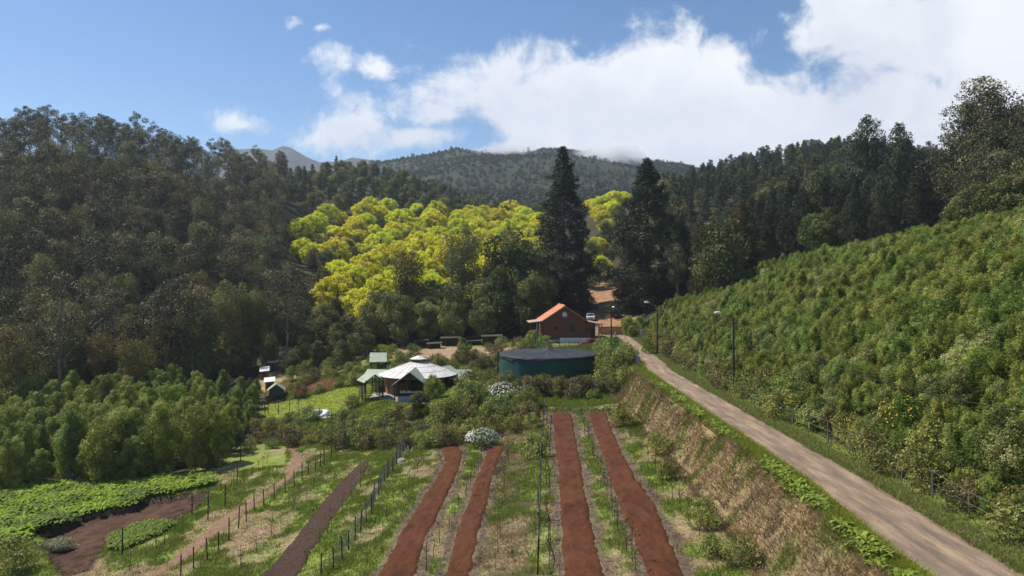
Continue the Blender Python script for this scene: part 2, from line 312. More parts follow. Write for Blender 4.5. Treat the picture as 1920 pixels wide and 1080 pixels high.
def ground_colour(x, y):
    n = len(x); xl, xr = road(y); toe = xl-.75-np.interp(y, [0, 33, 60, 80, 95, 120], [3.2, 2.7, 2.3, 2.6, 3.5, 4])
    big = fbm(x, y, 6., 4, 1); fine = fbm(x, y, 1.1, 3, 2); c = np.tile(OLIVE, (n, 1))
    near = (y < 75)
    st = sm((fbm(x*1.6, y*.6, 2.0, 4, 3)-.52)*4.5+(fbm(x, y, .5, 2, 17)-.5)*1.2); g = mixc(np.tile(GREEN, (n, 1)), np.tile(STRAW, (n, 1)), st*.8); g = mixc(g, np.tile(LIME*.75, (n, 1)), sm((fbm(x, y, 3., 3, 71)-.55)*6)*.7*(1-st)); g = mixc(g, np.tile(PINKMULCH, (n, 1)), sm((fbm(x, y, 3.5, 3, 31)-.55)*6)*.7)
    c = np.where(near[:,None], g, mixc(np.tile(OLIVE, (n, 1)), np.tile(GREEN, (n, 1)), sm((big-.42)*5)))
    xj = x+(fbm(x, y, 1.8, 3, 61)-.5)*3; bank = (xj > -1.3) & (xj < 1.1) & (y < 76) & (y > 20); cb = mixc(np.tile(STRAW*.9, (n, 1)), np.tile(GREEN*.95, (n, 1)), sm((fbm(x, y, 2.2, 3, 62)-.45)*5)); c = np.where(bank[:,None], cb, c)
    emb = (x > toe-.4) & (x < xl-.75) & (y < 88); ce = mixc(np.tile(STRAW*np.array((.80, .75, .68)), (n, 1)), np.tile(GREEN*.75, (n, 1)), sm((fbm(x, y, 1.3, 4, 6)-.50)*6)*.7); ce = mixc(ce, np.tile(STRAW*.45, (n, 1)), sm((fine-.58)*6)); c = np.where(emb[:,None], ce, c)
    vl = (x > xl-.35-.9*fbm(x, y, 2., 2, 81)) & (x < xl+.3) & (y < 92); c = np.where(vl[:,None], np.tile(LIME*.7, (n, 1)), c)
    vr = (x > xr-.3) & (x < xr+2.0) & (y < 125); c = np.where(vr[:,None], mixc(np.tile(GREEN, (n, 1)), np.tile(STRAW*.8, (n, 1)), sm((fine-.5)*5)*.6), c)
    slope = (x > xr+2.0); c = np.where(slope[:,None], mixc(np.tile(GREEN*.55, (n, 1)), np.tile(LITTER, (n, 1)), sm((fine-.45)*5)), c)
    forest = (y > 112) & (x < -32) | (y > 134) & (np.abs(x-(xl+xr)/2) > 5) | (y > 248); c = np.where(forest[:,None], mixc(np.tile(LITTER, (n, 1)), np.tile(OLIVE*.32, (n, 1)), sm((big-.5)*5)), c)
    tr = (y > 128) & (y < 260) & (np.abs(x-(xl+xr)/2) < 4.5); c = np.where(tr[:,None], np.tile(REDSOIL*.8, (n, 1)), c)
    lf = (x < -32-.0*y) & (y > 60) & (y < 112) & (x < -.33*y); c = np.where(lf[:,None], np.tile(LITTER, (n, 1)), c)
    for poly, cc in ((CLEAR, np.array((.34, .25, .12))), (LAWN, LIME*.95), (MOUND, LIME*.85), (REDBANK, REDSOIL), (BACKT, np.array((.30, .20, .12))), (PLAZA, np.array((.3, .27, .24)))):
        c = np.where((inpoly(x, y, poly) & (fine < (.72 if cc[0] > .2 else 2)))[:,None], cc, c)
    nb = np.full(n, 9.)
    for b_ in BED: nb = np.minimum(nb, np.where((y > 20) & (y < 80) & (np.abs(x) < 30), edgedist(x, y, b_), 9.))
    c = mixc(c, np.tile(np.array((.13, .088, .07)), (n, 1)), (nb < .15+.5*fbm(x, y, 1.2, 3, 33))*.85)
    pit = inpoly(x, y, PIT); c = np.where(pit[:,None], DARKSOIL, c)
    return c*(.75+.5*fbm(x, y, .9, 3, 4))[:,None]
def graded(a, b, step0, core0, core1, grow):
    v = list(np.arange(core0, core1+1e-6, step0)); s = step0
    while v[-1] < b: s *= grow; v.append(v[-1]+s)
    s = step0; lo = []
    c_ = core0
    while c_ > a: s *= grow; c_ -= s; lo.append(c_)
    return np.array(lo[::-1]+v)
gx = graded(-1300, 1300, .42, -44, 30, 1.045); gy = graded(-60, 560, .45, 22, 100, 1.04)
X, Y = np.meshgrid(gx, gy); nx, ny = len(gx), len(gy); x = X.ravel(); y = Y.ravel(); z = ground(x, y)
pitm = inpoly(x, y, PIT); z = z-np.where(pitm, .55*sm(edgedist(x, y, PIT)/.7), 0)+np.where(pitm, (fbm(x, y, 1.2, 3, 7)-.5)*.35, 0)
for pl in (LAWN,): pass
idx = np.arange(nx*ny).reshape(ny, nx); Q = np.c_[idx[:-1,:-1].ravel(), idx[:-1,1:].ravel(), idx[1:,1:].ravel(), idx[1:,:-1].ravel()]
def groundmat():
    m = colmat('ground_soil', 0., .95); n = m.node_tree.nodes; l = m.node_tree.links
    p = [q for q in n if q.type == 'BSDF_PRINCIPLED'][0]; at = [q for q in n if q.type == 'ATTRIBUTE'][0]
    tc = n.new('ShaderNodeTexCoord'); a = n.new('ShaderNodeTexNoise'); a.inputs['Scale'].default_value = 3.2; a.inputs['Detail'].default_value = 9; a.inputs['Roughness'].default_value = .75; l.new(tc.outputs['Object'], a.inputs[0])
    r = n.new('ShaderNodeMapRange'); l.new(a.outputs[0], r.inputs[0]); r.inputs[1].default_value = .3; r.inputs[2].default_value = .7; r.inputs[3].default_value = .5; r.inputs[4].default_value = 1.5
    mu = n.new('ShaderNodeVectorMath'); mu.operation = 'SCALE'; l.new(at.outputs['Color'], mu.inputs[0]); l.new(r.outputs[0], mu.inputs['Scale']); l.new(mu.outputs[0], p.inputs['Base Color'])
    b = n.new('ShaderNodeBump'); b.inputs['Distance'].default_value = .12; b.inputs['Strength'].default_value = .8; l.new(a.outputs[0], b.inputs['Height']); l.new(b.outputs[0], p.inputs['Normal'])
    return m
GM = groundmat()
gme = mesh_np('ground', np.c_[x, y, z], Q, GM, colr=ground_colour(x, y), smooth=True); tag(link('ground', gme), kind='structure')

def sheet(name, poly, res, off, material, relief=.04, rs=.5, fall=.35, jag=.18, sx_=1., sub=.07, seed=0, kind='structure'):
    xs = np.arange(min(p[0] for p in poly)-.5, max(p[0] for p in poly)+.5, res*sx_); ys = np.arange(min(p[1] for p in poly)-.5, max(p[1] for p in poly)+.5, res)
    X, Y = np.meshgrid(xs, ys); x = X.ravel(); y = Y.ravel(); ins = inpoly(x, y, poly); d = edgedist(x, y, poly); d = np.where(ins, d, -d)
    d = d+(fbm(x, y, .7, 3, seed+21)-.5)*2*jag
    keep = d > -.12
    z = ground(x, y)-sub+(sub+off)*sm(d/fall)+(fbm(x, y, rs, 4, seed+3)-.5)*relief*sm(d/fall+.3)
    idx = np.arange(len(x)).reshape(X.shape); Q = np.c_[idx[:-1,:-1].ravel(), idx[:-1,1:].ravel(), idx[1:,1:].ravel(), idx[1:,:-1].ravel()]
    Q = Q[keep[Q].all(1)]; us = np.unique(Q); mp = np.zeros(len(x), int); mp[us] = np.arange(len(us))
    o = link(name, mesh_np(name, np.c_[x, y, z][us], mp[Q], material, smooth=True)); tag(o, kind=kind); return o
red = mat('red_soil', (.122, .046, .022), (.060, .022, .013), 1.1, .95, .07, stretch=(1.6, .5, 1), bscale=14, spec=.1, detail=14, c3=(.094, .034, .0165))
dk = mat('dark_mulch', (.095, .055, .042), (.030, .019, .015), 7, .95, .06, spec=.1, bscale=16)
chip = mat('wood_chip', (.30, .19, .12), (.13, .078, .05), 6, .95, .05, spec=.1, bscale=18)
roadm = mat('dirt_road', (.42, .305, .20), (.155, .122, .097), .8, .9, .06, stretch=(2.2, .33, 1), c3=(.26, .188, .132), spec=.12, bscale=24, detail=12)
trackm = mat('leafy_track', (.40, .23, .12), (.15, .085, .045), .7, .95, .03, spec=.1)
for i, b in enumerate(BED): tag(sheet('soil_bed', b, .10, .10, red, .11, .32, .35, .13, seed=i*7), 'straight bed of bare red soil' if i > 1 else 'curved bed of bare red soil')
sheet('soil_bed', DARK, .14, .09, dk, .10, .4, .3, .2, seed=50)
sheet('path', CHIP, .16, .06, chip, .07, .4, .3, .15, seed=60)
sheet('road', ROAD, .16, .05, roadm, .07, 1.0, .3, .22, seed=70)
sheet('track', TRACK, .5, .08, trackm, .12, 1.5, .6, .6, seed=80, sub=.2)
sheet('bare_soil', PIT, .22, -.42, mat('dug_soil', (.105, .056, .036), (.030, .018, .013), 1.0, .95, .08, spec=.1, bscale=6), .22, .9, .8, .3, seed=90, sub=.25)

# ------------------------------------------------------------------ grass, fern and straw: what nobody could count
GB = colmat('grass_blades', .35, .75)
def blades(name, x, y, h, wd, colr, lean=.35, k=4, z0=-.03, label='', cat='grass', seed=1, spread=.12):
    rg = np.random.default_rng(seed); n = len(x); x = np.repeat(x, k)+rg.normal(0, spread, n*k); y = np.repeat(y, k)+rg.normal(0, spread, n*k); h = np.repeat(h, k)*rg.uniform(.5, 1.25, n*k); wd = np.repeat(wd, k)
    colr = np.repeat(colr, k, 0)*rg.uniform(.7, 1.3, (n*k, 1)); z = ground(x, y)+z0
    a = rg.uniform(0, 2*np.pi, n*k); ca, sa = np.cos(a), np.sin(a); b = rg.uniform(0, 2*np.pi, n*k); ln = lean*h*rg.uniform(.2, 1.6, n*k)
    p = np.stack([x, y, z], 1); s = np.stack([ca*wd/2, sa*wd/2, 0*wd], 1); t = np.stack([np.cos(b)*ln, np.sin(b)*ln, h], 1)
    V = np.stack([p-s, p+s, p+t], 1).reshape(-1, 3); T = np.arange(len(V)).reshape(-1, 3)
    o = link(name, mesh_np(name, V, T, GB, colr=np.repeat(colr, 3, 0), tris=True)); tag(o, label, cat, kind='stuff'); return o
allpoly = BED+[DARK, CHIP, PIT]
rg = np.random.default_rng(5)
def scatter(n, x0, x1, y0, y1, power=1.0):
    t = rg.uniform(0, 1, n)**power; y = y0+(y1-y0)*t; x = rg.uniform(x0, x1, n); k = np.abs(x) < .80*y+3; return x[k], y[k]
x, y = scatter(460000, -48, 14.2, 22, 82, 1.3)
k = np.ones(len(x), bool)
for p_ in allpoly: k &= ~(inpoly(x, y, p_) & (edgedist(x, y, p_) > rg.uniform(0, 1, len(x))**3*.9))
xl, xr = road(y); k &= (x < xl-.2) & ~((x < -.33*y) & (y > 66))
x, y = x[k], y[k]; xl, xr = road(y); toe = xl-.75-np.interp(y, [0, 33, 60, 80, 95, 120], [3.2, 2.7, 2.3, 2.6, 3.5, 4])
c = ground_colour(x, y); emb = (x > toe-.4) & (x < xl-.8); xj = x+(fbm(x, y, 1.8, 3, 61)-.5)*3; bank = (xj > -1.3) & (xj < 1.1); strawy = (c[:,0] > c[:,1]*1.05)
dens = fbm(x, y, 1.4, 4, 44); keep = np.where(strawy, rg.uniform(0, 1, len(x)) < .55, dens > rg.uniform(.25, .62, len(x))); keep |= emb | bank
x, y, c, emb, bank, strawy = [q[keep] for q in (x, y, c, emb, bank, strawy)]
dry = emb | bank | strawy
h = np.where(strawy, .10, .20)+np.where(emb | bank, .06, 0); hv = h*(.6+.9*fbm(x, y, .8, 2, 12)); wd = np.interp(y, [28, 80], [.035, .085])
blades('grass', x[~dry], y[~dry], hv[~dry], wd[~dry], c[~dry]*1.05, .5, 3, label='short green grass and weeds between the soil beds', seed=2)
e = dry & emb; blades('dry_grass', x[e], y[e], hv[e]*1.15, wd[e]*1.2, c[e]*1.0, 1.1, 3, label='dry straw coloured grass covering the bank below the road', cat='dry grass', seed=3)
e = dry & ~emb; blades('dry_grass', x[e], y[e], hv[e], wd[e], c[e]*1.0, 1.3, 3, label='dry mown straw lying between the beds', cat='dry grass', seed=4)
# road verges
yv = 22+70*rg.uniform(0, 1, 26000)**1.5; xl, xr = road(yv); xv = xl+.12-np.abs(rg.normal(0, .42, len(yv))); blades('grass', xv, yv, .16+.16*rg.uniform(0, 1, len(yv)), np.interp(yv, [25, 80], [.04, .08]), np.tile(LIME, (len(yv), 1))*rg.uniform(.7, 1.2, (len(yv), 1)), .8, 4, label='bright green verge along the left road edge', seed=7)
yv = 22+105*rg.uniform(0, 1, 30000)**1.3; xl, xr = road(yv); xv = xr-.15+np.abs(rg.normal(0, .85, len(yv))); cg = mixc(np.tile(GREEN*1.2, (len(yv), 1)), np.tile(STRAW*.7, (len(yv), 1)), (rg.uniform(0, 1, len(yv)) < .35)*1.)
blades('grass', xv, yv, .10+.16*rg.uniform(0, 1, len(yv)), np.interp(yv, [25, 110], [.04, .1]), cg, .8, 3, label='rough green verge along the right road edge', seed=8)
x, y = scatter(60000, -42, 14, 76, 112); k = ~inpoly(x, y, PLAZA) & ~inpoly(x, y, LAWN) & ~inpoly(x, y, BACKT) & (x > -.36*y); x, y = x[k], y[k]; c = ground_colour(x, y)
blades('grass', x, y, .25+.35*fbm(x, y, 2, 3, 66), np.full(len(x), .12), c*1.1, .6, 3, label='tall rough grass round the round pavilion', seed=9)

def fern_mass(name, x, y, size, colr, label, seed=1, nf=7):
    """arching fronds, each a bent three-piece blade"""
    rg = np.random.default_rng(seed); n = len(x); z = ground(x, y); X = np.repeat(x, nf); Y = np.repeat(y, nf); Z = np.repeat(z, nf); S = np.repeat(size, nf)*rg.uniform(.6, 1.2, n*nf); c = np.repeat(colr, nf, 0)*rg.uniform(.65, 1.35, (n*nf, 1))
    a = rg.uniform(0, 2*np.pi, n*nf); d = np.stack([np.cos(a), np.sin(a)], 1); q = np.stack([-np.sin(a), np.cos(a)], 1); up = rg.uniform(.5, 1.1, n*nf); V = []
    for rr_, zz, ww in ((0, 0, .03), (.35, .62, .17), (.75, .85, .13), (1.15, .72, .015)):
        cc = np.stack([X+d[:,0]*S*rr_, Y+d[:,1]*S*rr_, Z+S*zz*up], 1); o_ = np.stack([q[:,0]*S*ww, q[:,1]*S*ww, 0*S], 1); V += [cc-o_, cc+o_]
    V = np.stack(V, 1); m = len(V); base = np.arange(m)[:,None]*8; Q = np.concatenate([base+np.array([[0, 1, 3, 2]]), base+np.array([[2, 3, 5, 4]]), base+np.array([[4, 5, 7, 6]])], 0)
    o = link(name, mesh_np(name, V.reshape(-1, 3), Q, GB, colr=np.repeat(c, 8, 0))); tag(o, label, 'fern', kind='stuff')
def inpoly_scatter(poly, n, seed):
    rg = np.random.default_rng(seed); P_ = np.array(poly); x = rg.uniform(P_[:,0].min(), P_[:,0].max(), n); y = rg.uniform(P_[:,1].min(), P_[:,1].max(), n); k = inpoly(x, y, poly) & (np.abs(x) < .8*y+2); return x[k], y[k]
x, y = inpoly_scatter(FERN, 9000, 3); n = len(x); cl = mixc(np.tile((.26, .36, .03), (n, 1)), np.tile((.14, .20, .03), (n, 1)), sm((fbm(x, y, 1.6, 3, 5)-.48)*6))
fern_mass('fern_patch', x, y, .38+.5*fbm(x, y, 2.2, 3, 15), cl, 'bright green ferns massed beside the dug soil')
yv = 22+48*rg.uniform(0, 1, 1500)**1.7; xl, xr = road(yv); xv = xl-.45-np.abs(rg.normal(0, .30, len(yv))); k_ = (fbm(xv, yv, 1.5, 3, 91) > .5) & (rg.uniform(0, 1, len(xv)) < .7); xv, yv = xv[k_], yv[k_]; fern_mass('fern_patch', xv, yv, .20+.22*rg.uniform(0, 1, len(yv)), np.tile((.23, .29, .045), (len(yv), 1)), 'yellow green ferns along the top of the roadside bank', 4)
GP = pp([(211,1006),(260,985),(300,980),(325,985),(300,1000),(230,1030),(205,1030)]); x, y = inpoly_scatter(GP, 900, 4); fern_mass('fern_patch', x, y, np.full(len(x), .4), np.tile((.18, .24, .035), (len(x), 1)), 'low green fern clump on the grass side of the dug soil', 5)
x, y = inpoly_scatter(MOUND, 9000, 6); k_ = ~((y > 83.5) & (960+F*x/y > 745) & (960+F*x/y < 812)); x, y = x[k_], y[k_]; n = len(x); fern_mass('fern_patch', x, y, np.full(n, .42), mixc(np.tile((.27, .33, .04), (n, 1)), np.tile((.15, .20, .03), (n, 1)), sm((fbm(x, y, 2., 3, 5)-.48)*6)), 'lime green mound of low growth below the pavilion', 6, 5)
x, y = inpoly_scatter(LAWN, 9000, 8); blades('grass', x, y, np.full(len(x), .10), np.full(len(x), .12), np.tile(LIME*1.2, (len(x), 1)), .5, 3, label='mown yellow green lawn in front of the small sheds', seed=19)
# ------------------------------------------------------------------ plant builders
def unit(v): return v/np.maximum(np.linalg.norm(v, axis=1, keepdims=True), 1e-9)
def leafquads(rg, c, n, size, asp=.5):
    m = len(c); r = unit(rg.normal(0, 1, (m, 3))); a = unit(np.cross(n, r)); b = np.cross(n, a); s = size[:,None]*.5
    V = np.stack([c+a*s, c+b*s*asp, c-a*s, c-b*s*asp], 1); return V.reshape(-1, 3)
def clump_leaves(rg, clumps, nl, size, asp=.5, up=.35, shell=.5, rand=.75, tj=.35, droop=0.):
    """clumps: (centre, (rx,ry,rz), tint)"""
    Vs, Ts = [], []
    tot = sum((r[0]*r[1]+r[0]*r[2])for _, r, _ in clumps)
    for c, r, ti in clumps:
        m = max(6, int(nl*len(clumps)*(r[0]*r[1]+r[0]*r[2])/tot)); d = unit(rg.normal(0, 1, (m, 3))); rad = rg.uniform(shell, 1, m)**.6*(1+.22*rg.normal(0, 1, m)*(rg.uniform(0, 1, m) < .3))
        p = np.array(c)+d*rad[:,None]*np.array(r); p[:,2] -= droop*rg.uniform(0, 1, m)*r[2]*.6
        n = unit(d+rg.normal(0, rand, (m, 3))+np.array((0, 0, up))); s = size*rg.uniform(.55, 1.35, m)
        Vs.append(leafquads(rg, p, n, s, asp)); Ts.append(np.repeat(np.clip(ti+rg.uniform(-tj, tj, m)*.6, 0, 1), 4))
    V = np.concatenate(Vs); return V, np.concatenate(Ts)
def limb_mesh(branches, n=5):
    mb = MB()
    for pts, rad in branches: mb.tube(pts, rad, n, cap=False)
    f = [q for q in mb.f if len(q) == 4]; return np.array(mb.v), np.array(f)
def curve(a, b, k=4, sag=0., rg=None, wob=.0):
    a = np.array(a, float); b = np.array(b, float); o = []
    for i in range(k+1):
        t = i/k; p = a+(b-a)*t; p = p+np.array((0, 0, sag*math.sin(math.pi*t)))
        if rg is not None and 0 < i < k: p = p+rg.normal(0, wob, 3)
        o.append(p)
    return o
class Plant: pass
def finish(name, tv, tq, cv, ct, barkm, leafm):
    p = Plant(); p.name = name
    p.trunk = mesh_np('trunk', tv, tq, barkm, smooth=True); nq = len(cv)//4; cq = np.arange(len(cv)).reshape(-1, 4); p.crown = mesh_np('crown', cv, cq, leafm, tint=ct)
    V = np.concatenate([tv, cv]); Q = np.concatenate([tq, cq+len(tv)]); p.whole = mesh_np(name, V, Q, [barkm, leafm], tint=np.r_[np.zeros(len(tv)), ct], matidx=np.r_[np.zeros(len(tq)), np.ones(nq)]); return p
def grow(name, seed, H, W, prof, ncl, nl, leaf, crad, barkm, leafm, z0=.35, tr=.2, flat=.7, asp=.5, up=.35, lean=.3, tips=0, tint=(.2, .8), shell=.5, droop=0., rand=.75, core=0., tj=.35, branches=True, inner=.35):
    """prof(t) gives the crown radius (share of W) at height share t of the crown"""
    rg = np.random.default_rng(seed); top = np.array((rg.normal(0, lean), rg.normal(0, lean), H*.95)); tk = curve((0, 0, -.6), top, 6, 0, rg, lean*.25); cl = []; br = [(tk, list(np.linspace(tr, tr*.18, 7)))]
    def axis(z): t = np.clip(z/H, 0, 1)*6; i = int(min(t, 5)); return tk[i]+(tk[i+1]-tk[i])*(t-i)
    for i in range(ncl):
        t = (i+rg.uniform(0, 1))/ncl; t = t**.85; z = H*(z0+(1-z0)*t*.96); a = i*2.4+rg.uniform(-.6, .6); r = W*prof(t)*rg.uniform(inner, 1.)
        ax = axis(z); c = np.array((ax[0]+r*math.cos(a), ax[1]+r*math.sin(a), z)); cr_ = crad*rg.uniform(.65, 1.35)*(.55+.6*prof(t))
        cl.append((c, (cr_, cr_, cr_*flat), rg.uniform(*tint)))
        if branches and r > .25*W: s = axis(max(.2*H*z0, z-r*.8-cr_*.3)); br.append((curve(s, c, 2, -.1*r, rg, .05*r), [tr*.32, tr*.2, tr*.08]))
    cv, ct = clump_leaves(rg, cl, nl, leaf, asp, up, shell, rand, tj, droop); tv, tq = limb_mesh(br); return finish(name, tv, tq, cv, ct, barkm, leafm)
bark = mat('bark_brown', (.13, .09, .065), (.05, .035, .028), 5, .9, .02, stretch=(1, 1, .3)); pale = mat('bark_pale', (.42, .36, .29), (.15, .11, .085), 3, .8, .01, stretch=(1, 1, .25)); greyb = mat('bark_grey', (.24, .20, .17), (.09, .07, .06), 4, .9, .01, stretch=(1, 1, .3))
dome = lambda t: math.sqrt(max(0, 1-(t*1.0-.25)**2/.62)) if t > .25 else .75+t
egg = lambda t: (math.sin(math.pi*(t*.86+.12))**.7)
cone = lambda t: (1-t)**.85*.98+.03
colm = lambda t: min(1, .55+t*1.4)*(1 if t < .7 else max(.12, math.sqrt(max(0, 1-((t-.7)/.32)**2))))
LM = {
 'euc': leafmat('leaf_eucalyptus', [(.024, .029, .012), (.060, .064, .024), (.120, .115, .042), (.25, .225, .10)], .15, .34, .03, .5),
 'gold': leafmat('leaf_olive_gold', [(.06, .06, .018), (.14, .12, .028), (.26, .18, .04)], .35, .22, .02),
 'yellow': leafmat('leaf_yellow_green', [(.42, .43, .03), (.58, .58, .035), (.72, .70, .045), (.80, .76, .09)], .5, .12, .018),
 'lime': leafmat('leaf_lime', [(.12, .17, .015), (.22, .27, .02), (.36, .38, .03)], .4, .2, .02),
 'broad': leafmat('leaf_broad', [(.04, .055, .014), (.095, .115, .028), (.17, .18, .045), (.26, .255, .08)], .3, .35, .025),
 'dark': leafmat('leaf_dark_conifer', [(.010, .017, .008), (.024, .034, .014), (.055, .068, .026)], .15, .2, .02),
 'pine': leafmat('leaf_pine', [(.025, .038, .018), (.055, .072, .032), (.10, .11, .048)], .15, .3, .02),
 'rust': leafmat('leaf_rust_cypress', [(.035, .034, .012), (.085, .06, .018), (.14, .088, .03)], .2, .2, .02),
 'young': leafmat('leaf_young', [(.085, .12, .020), (.175, .225, .036), (.28, .325, .06), (.43, .44, .13)], .42, .18, .03),
 'paleyoung': leafmat('leaf_pale_shoots', [(.09, .13, .03), (.18, .22, .05), (.30, .32, .10), (.50, .48, .20)], .38, .22, .02),
 'shrub': leafmat('leaf_shrub', [(.055, .075, .018), (.14, .165, .035), (.25, .27, .055), (.36, .33, .11)], .32, .35, .04),
 'heath': leafmat('leaf_brown_heath', [(.07, .06, .025), (.15, .12, .045), (.25, .19, .085)], .25, .25, .02),
 'far': leafmat('leaf_far', [(.035, .045, .02), (.06, .07, .03), (.09, .09, .045)], .1, .3, .02),
 'flower': leafmat('petals_white', [(.55, .55, .50), (.8, .8, .76)], .3, .02, .0), 'broom': leafmat('petals_yellow', [(.55, .36, .01), (.75, .50, .02)], .3, .05, .0)}
def euc(s, **k): d = dict(H=17, W=3.9, prof=egg, ncl=26, nl=230, leaf=.36, crad=1.45, barkm=pale, leafm=LM['euc'], z0=.34, tr=.20, flat=.66, asp=.42, lean=.9, tint=(.0, 1.), droop=.5, tj=.25); d.update(k); return grow('eucalyptus', s, **d)
P_euc = [euc(11), euc(12, W=4.4, ncl=26), euc(13, H=19, W=3.4, z0=.42), euc(14, W=4.2, ncl=18, crad=1.9), euc(15, H=15, z0=.3)]
P_ridge = [euc(21, ncl=13, crad=1.15, W=3.4, z0=.5, H=17, lean=1.2), euc(22, ncl=11, crad=1.05, W=3.0, z0=.58, H=18, lean=1.4), euc(23, ncl=15, crad=1.1, W=3.6, z0=.48, lean=1.1)]
P_gold = [grow('young_eucalyptus', 31+i, 12, 2.6, colm, 34, 210, .34, 1.05, greyb, LM['gold'], z0=.16, tr=.16, flat=1.0, asp=.35, lean=.5, droop=.6) for i in range(3)]
P_sil = [grow('young_eucalyptus', 35+i, 15, 2.9, colm, 32, 240, .36, 1.15, pale, LM['broad'], z0=.2, tr=.18, flat=1.1, asp=.35, lean=.5, droop=.6) for i in range(2)]
P_yel = [grow('yellow_tree', 41+i, 8+1.2*i, 4.6+.5*i, dome, 110, 95, .38, .92-.06*i, greyb, LM['yellow'], z0=.28, tr=.25, flat=.7, shell=.2, asp=.7, lean=.3, inner=.55, tint=(.25, .95), up=.6) for i in range(4)]
P_broad = [grow('broadleaf_tree', 51+i, 12, 4.2, dome if i % 2 else egg, 38, 190, .42, 1.35, greyb, LM['broad'], z0=.14, tr=.22, flat=.8, asp=.6, lean=.5, tint=(.1, .95)) for i in range(4)]
P_pine = [grow('pine_tree', 61+i, 14, 3.3, cone if i < 2 else egg, 36, 110, .5, 1.15, bark, LM['pine'], z0=.16, tr=.2, flat=.45, asp=.4, lean=.2) for i in range(3)]
P_cyp = [grow('conifer_tree', 66+i, 20, 4.3, lambda t: (1-t**2.2)**.8*.95+.05, 60, 170, .42, 1.3, bark, LM['rust' if i == 0 else 'dark' if i < 3 else 'pine'], z0=.10, tr=.3, flat=.8, asp=.4, lean=.3, tint=(.1, .9)) for i in range(4)]
P_young = [grow('young_tree', 71+i, 3.5+.25*i, 1.6+.1*(i % 3), (egg, dome, colm, egg, cone)[i], 38, 170, .25+.03*(i % 2), .42, greyb, LM['young'], z0=.08, tr=.05, flat=1.35, asp=.22, lean=.25, tint=(.0, .95), up=.5, shell=.15) for i in range(5)]
P_pale = [grow('young_tree', 81+i, 4.4, 1.3, egg, 22, 170, .19, .5, greyb, LM['paleyoung'], z0=.15, tr=.05, flat=.9, asp=.45, lean=.25, tint=(.1, 1.), up=.6, shell=.3) for i in range(2)]
P_grove = [grow('grove_tree', 86+i, 8.5, 2.1, egg if i == 1 else colm if i == 2 else dome, 60, 170, .25, .55, greyb, LM['young'], z0=.08, tr=.09, flat=1.1, asp=.4, lean=.35, tint=(.05, .75), up=.5, shell=.5, rand=.5) for i in range(4)]
P_shrub = [grow('shrub', 91+i, 1.9, 1.25, dome, 17, 110, .17, .48, greyb, LM['shrub'] if i != 3 else LM['heath'], z0=.12, tr=.05, flat=.85, asp=.5, lean=.15, tint=(.05, .95), up=.5, shell=.3) for i in range(4)]
P_limesh = [grow('shrub', 96, 1.3, 1.3, dome, 14, 110, .18, .45, greyb, LM['lime'], z0=.1, tr=.04, flat=.7)]
P_far = [grow('far_tree', 101+i, 6 if i else 3, 3.2 if i else 3, dome if i != 2 else cone, 8, 22, 1.3, 1.5, bark, LM['far'], z0=.1, tr=.2, flat=.7, branches=False) for i in range(3)]
def flowering(name, seed, mf, H=1.5, W=1.4, nfl=330, base=None, fs=.19, topw=.3):
    b = grow(name, seed, H, W, dome, 18, 120, .16, .5, greyb, base or LM['shrub'], z0=.1, tr=.05, flat=.8, tint=(.0, .5))
    rg = np.random.default_rng(seed); d = unit(rg.normal(0, 1, (nfl, 3))); d[:,2] = np.abs(d[:,2])*.9+topw*.2; c = d*np.array((W*1.15, W*1.15, H*.62))+np.array((0, 0, H*.42)); c = c+rg.normal(0, .07, c.shape)
    V = leafquads(rg, c, unit(d+np.array((0, -.3, .3))), fs*rg.uniform(.6, 1.3, nfl), .8); b.flowers = mesh_np('flowers', V, np.arange(len(V)).reshape(-1, 4), mf, tint=rg.uniform(0, 1, len(V)//4).repeat(4)); return b
P_daisy = flowering('flowering_shrub', 111, LM['flower']); P_daisy2 = flowering('flowering_shrub', 112, LM['flower'], 1.7, 1.5, 280)
P_broom = flowering('broom_shrub', 113, LM['broom'], 2.4, 1.1, 130, LM['young'], .11)

def sequoia(seed, H, W):
    rg = np.random.default_rng(seed); cl = []; br = [([(0, 0, -1), (0, 0, H*.5), (0.2, 0, H*.98)], [.75, .45, .08])]; n = 460
    for i in range(n):
        t = (i+rg.uniform(0, 1))/n; z = H*(.03+.96*t); pr = (1-t)**.7*(.86+.14*math.sin(t*23+seed))*min(1, .5+t*2.4); r = W*pr*rg.uniform(.2, 1.)**.6*1.06; a = i*2.4+rg.uniform(-.5, .5); r *= 1+.17*math.sin(3*a+z*.55+seed)+.08*math.sin(z*1.9); s = (.7+1.05*(1-t)**.8)*rg.uniform(.5, 1.35)
        c = np.array((r*math.cos(a), r*math.sin(a), z-r*.12)); cl.append((c, (s*1.05, s*1.05, s*.62), rg.uniform(0, 1)))
        if i % 5 == 0: br.append((curve((0, 0, z+r*.15), c, 2, .1*r), [.14, .09, .04]))
    cv, ct = clump_leaves(rg, cl, 150, .48, .4, .25, .35, .8, .3, .5); tv, tq = limb_mesh(br, 7); return finish('sequoia_tree', tv, tq, cv, ct, bark, LM['dark'])

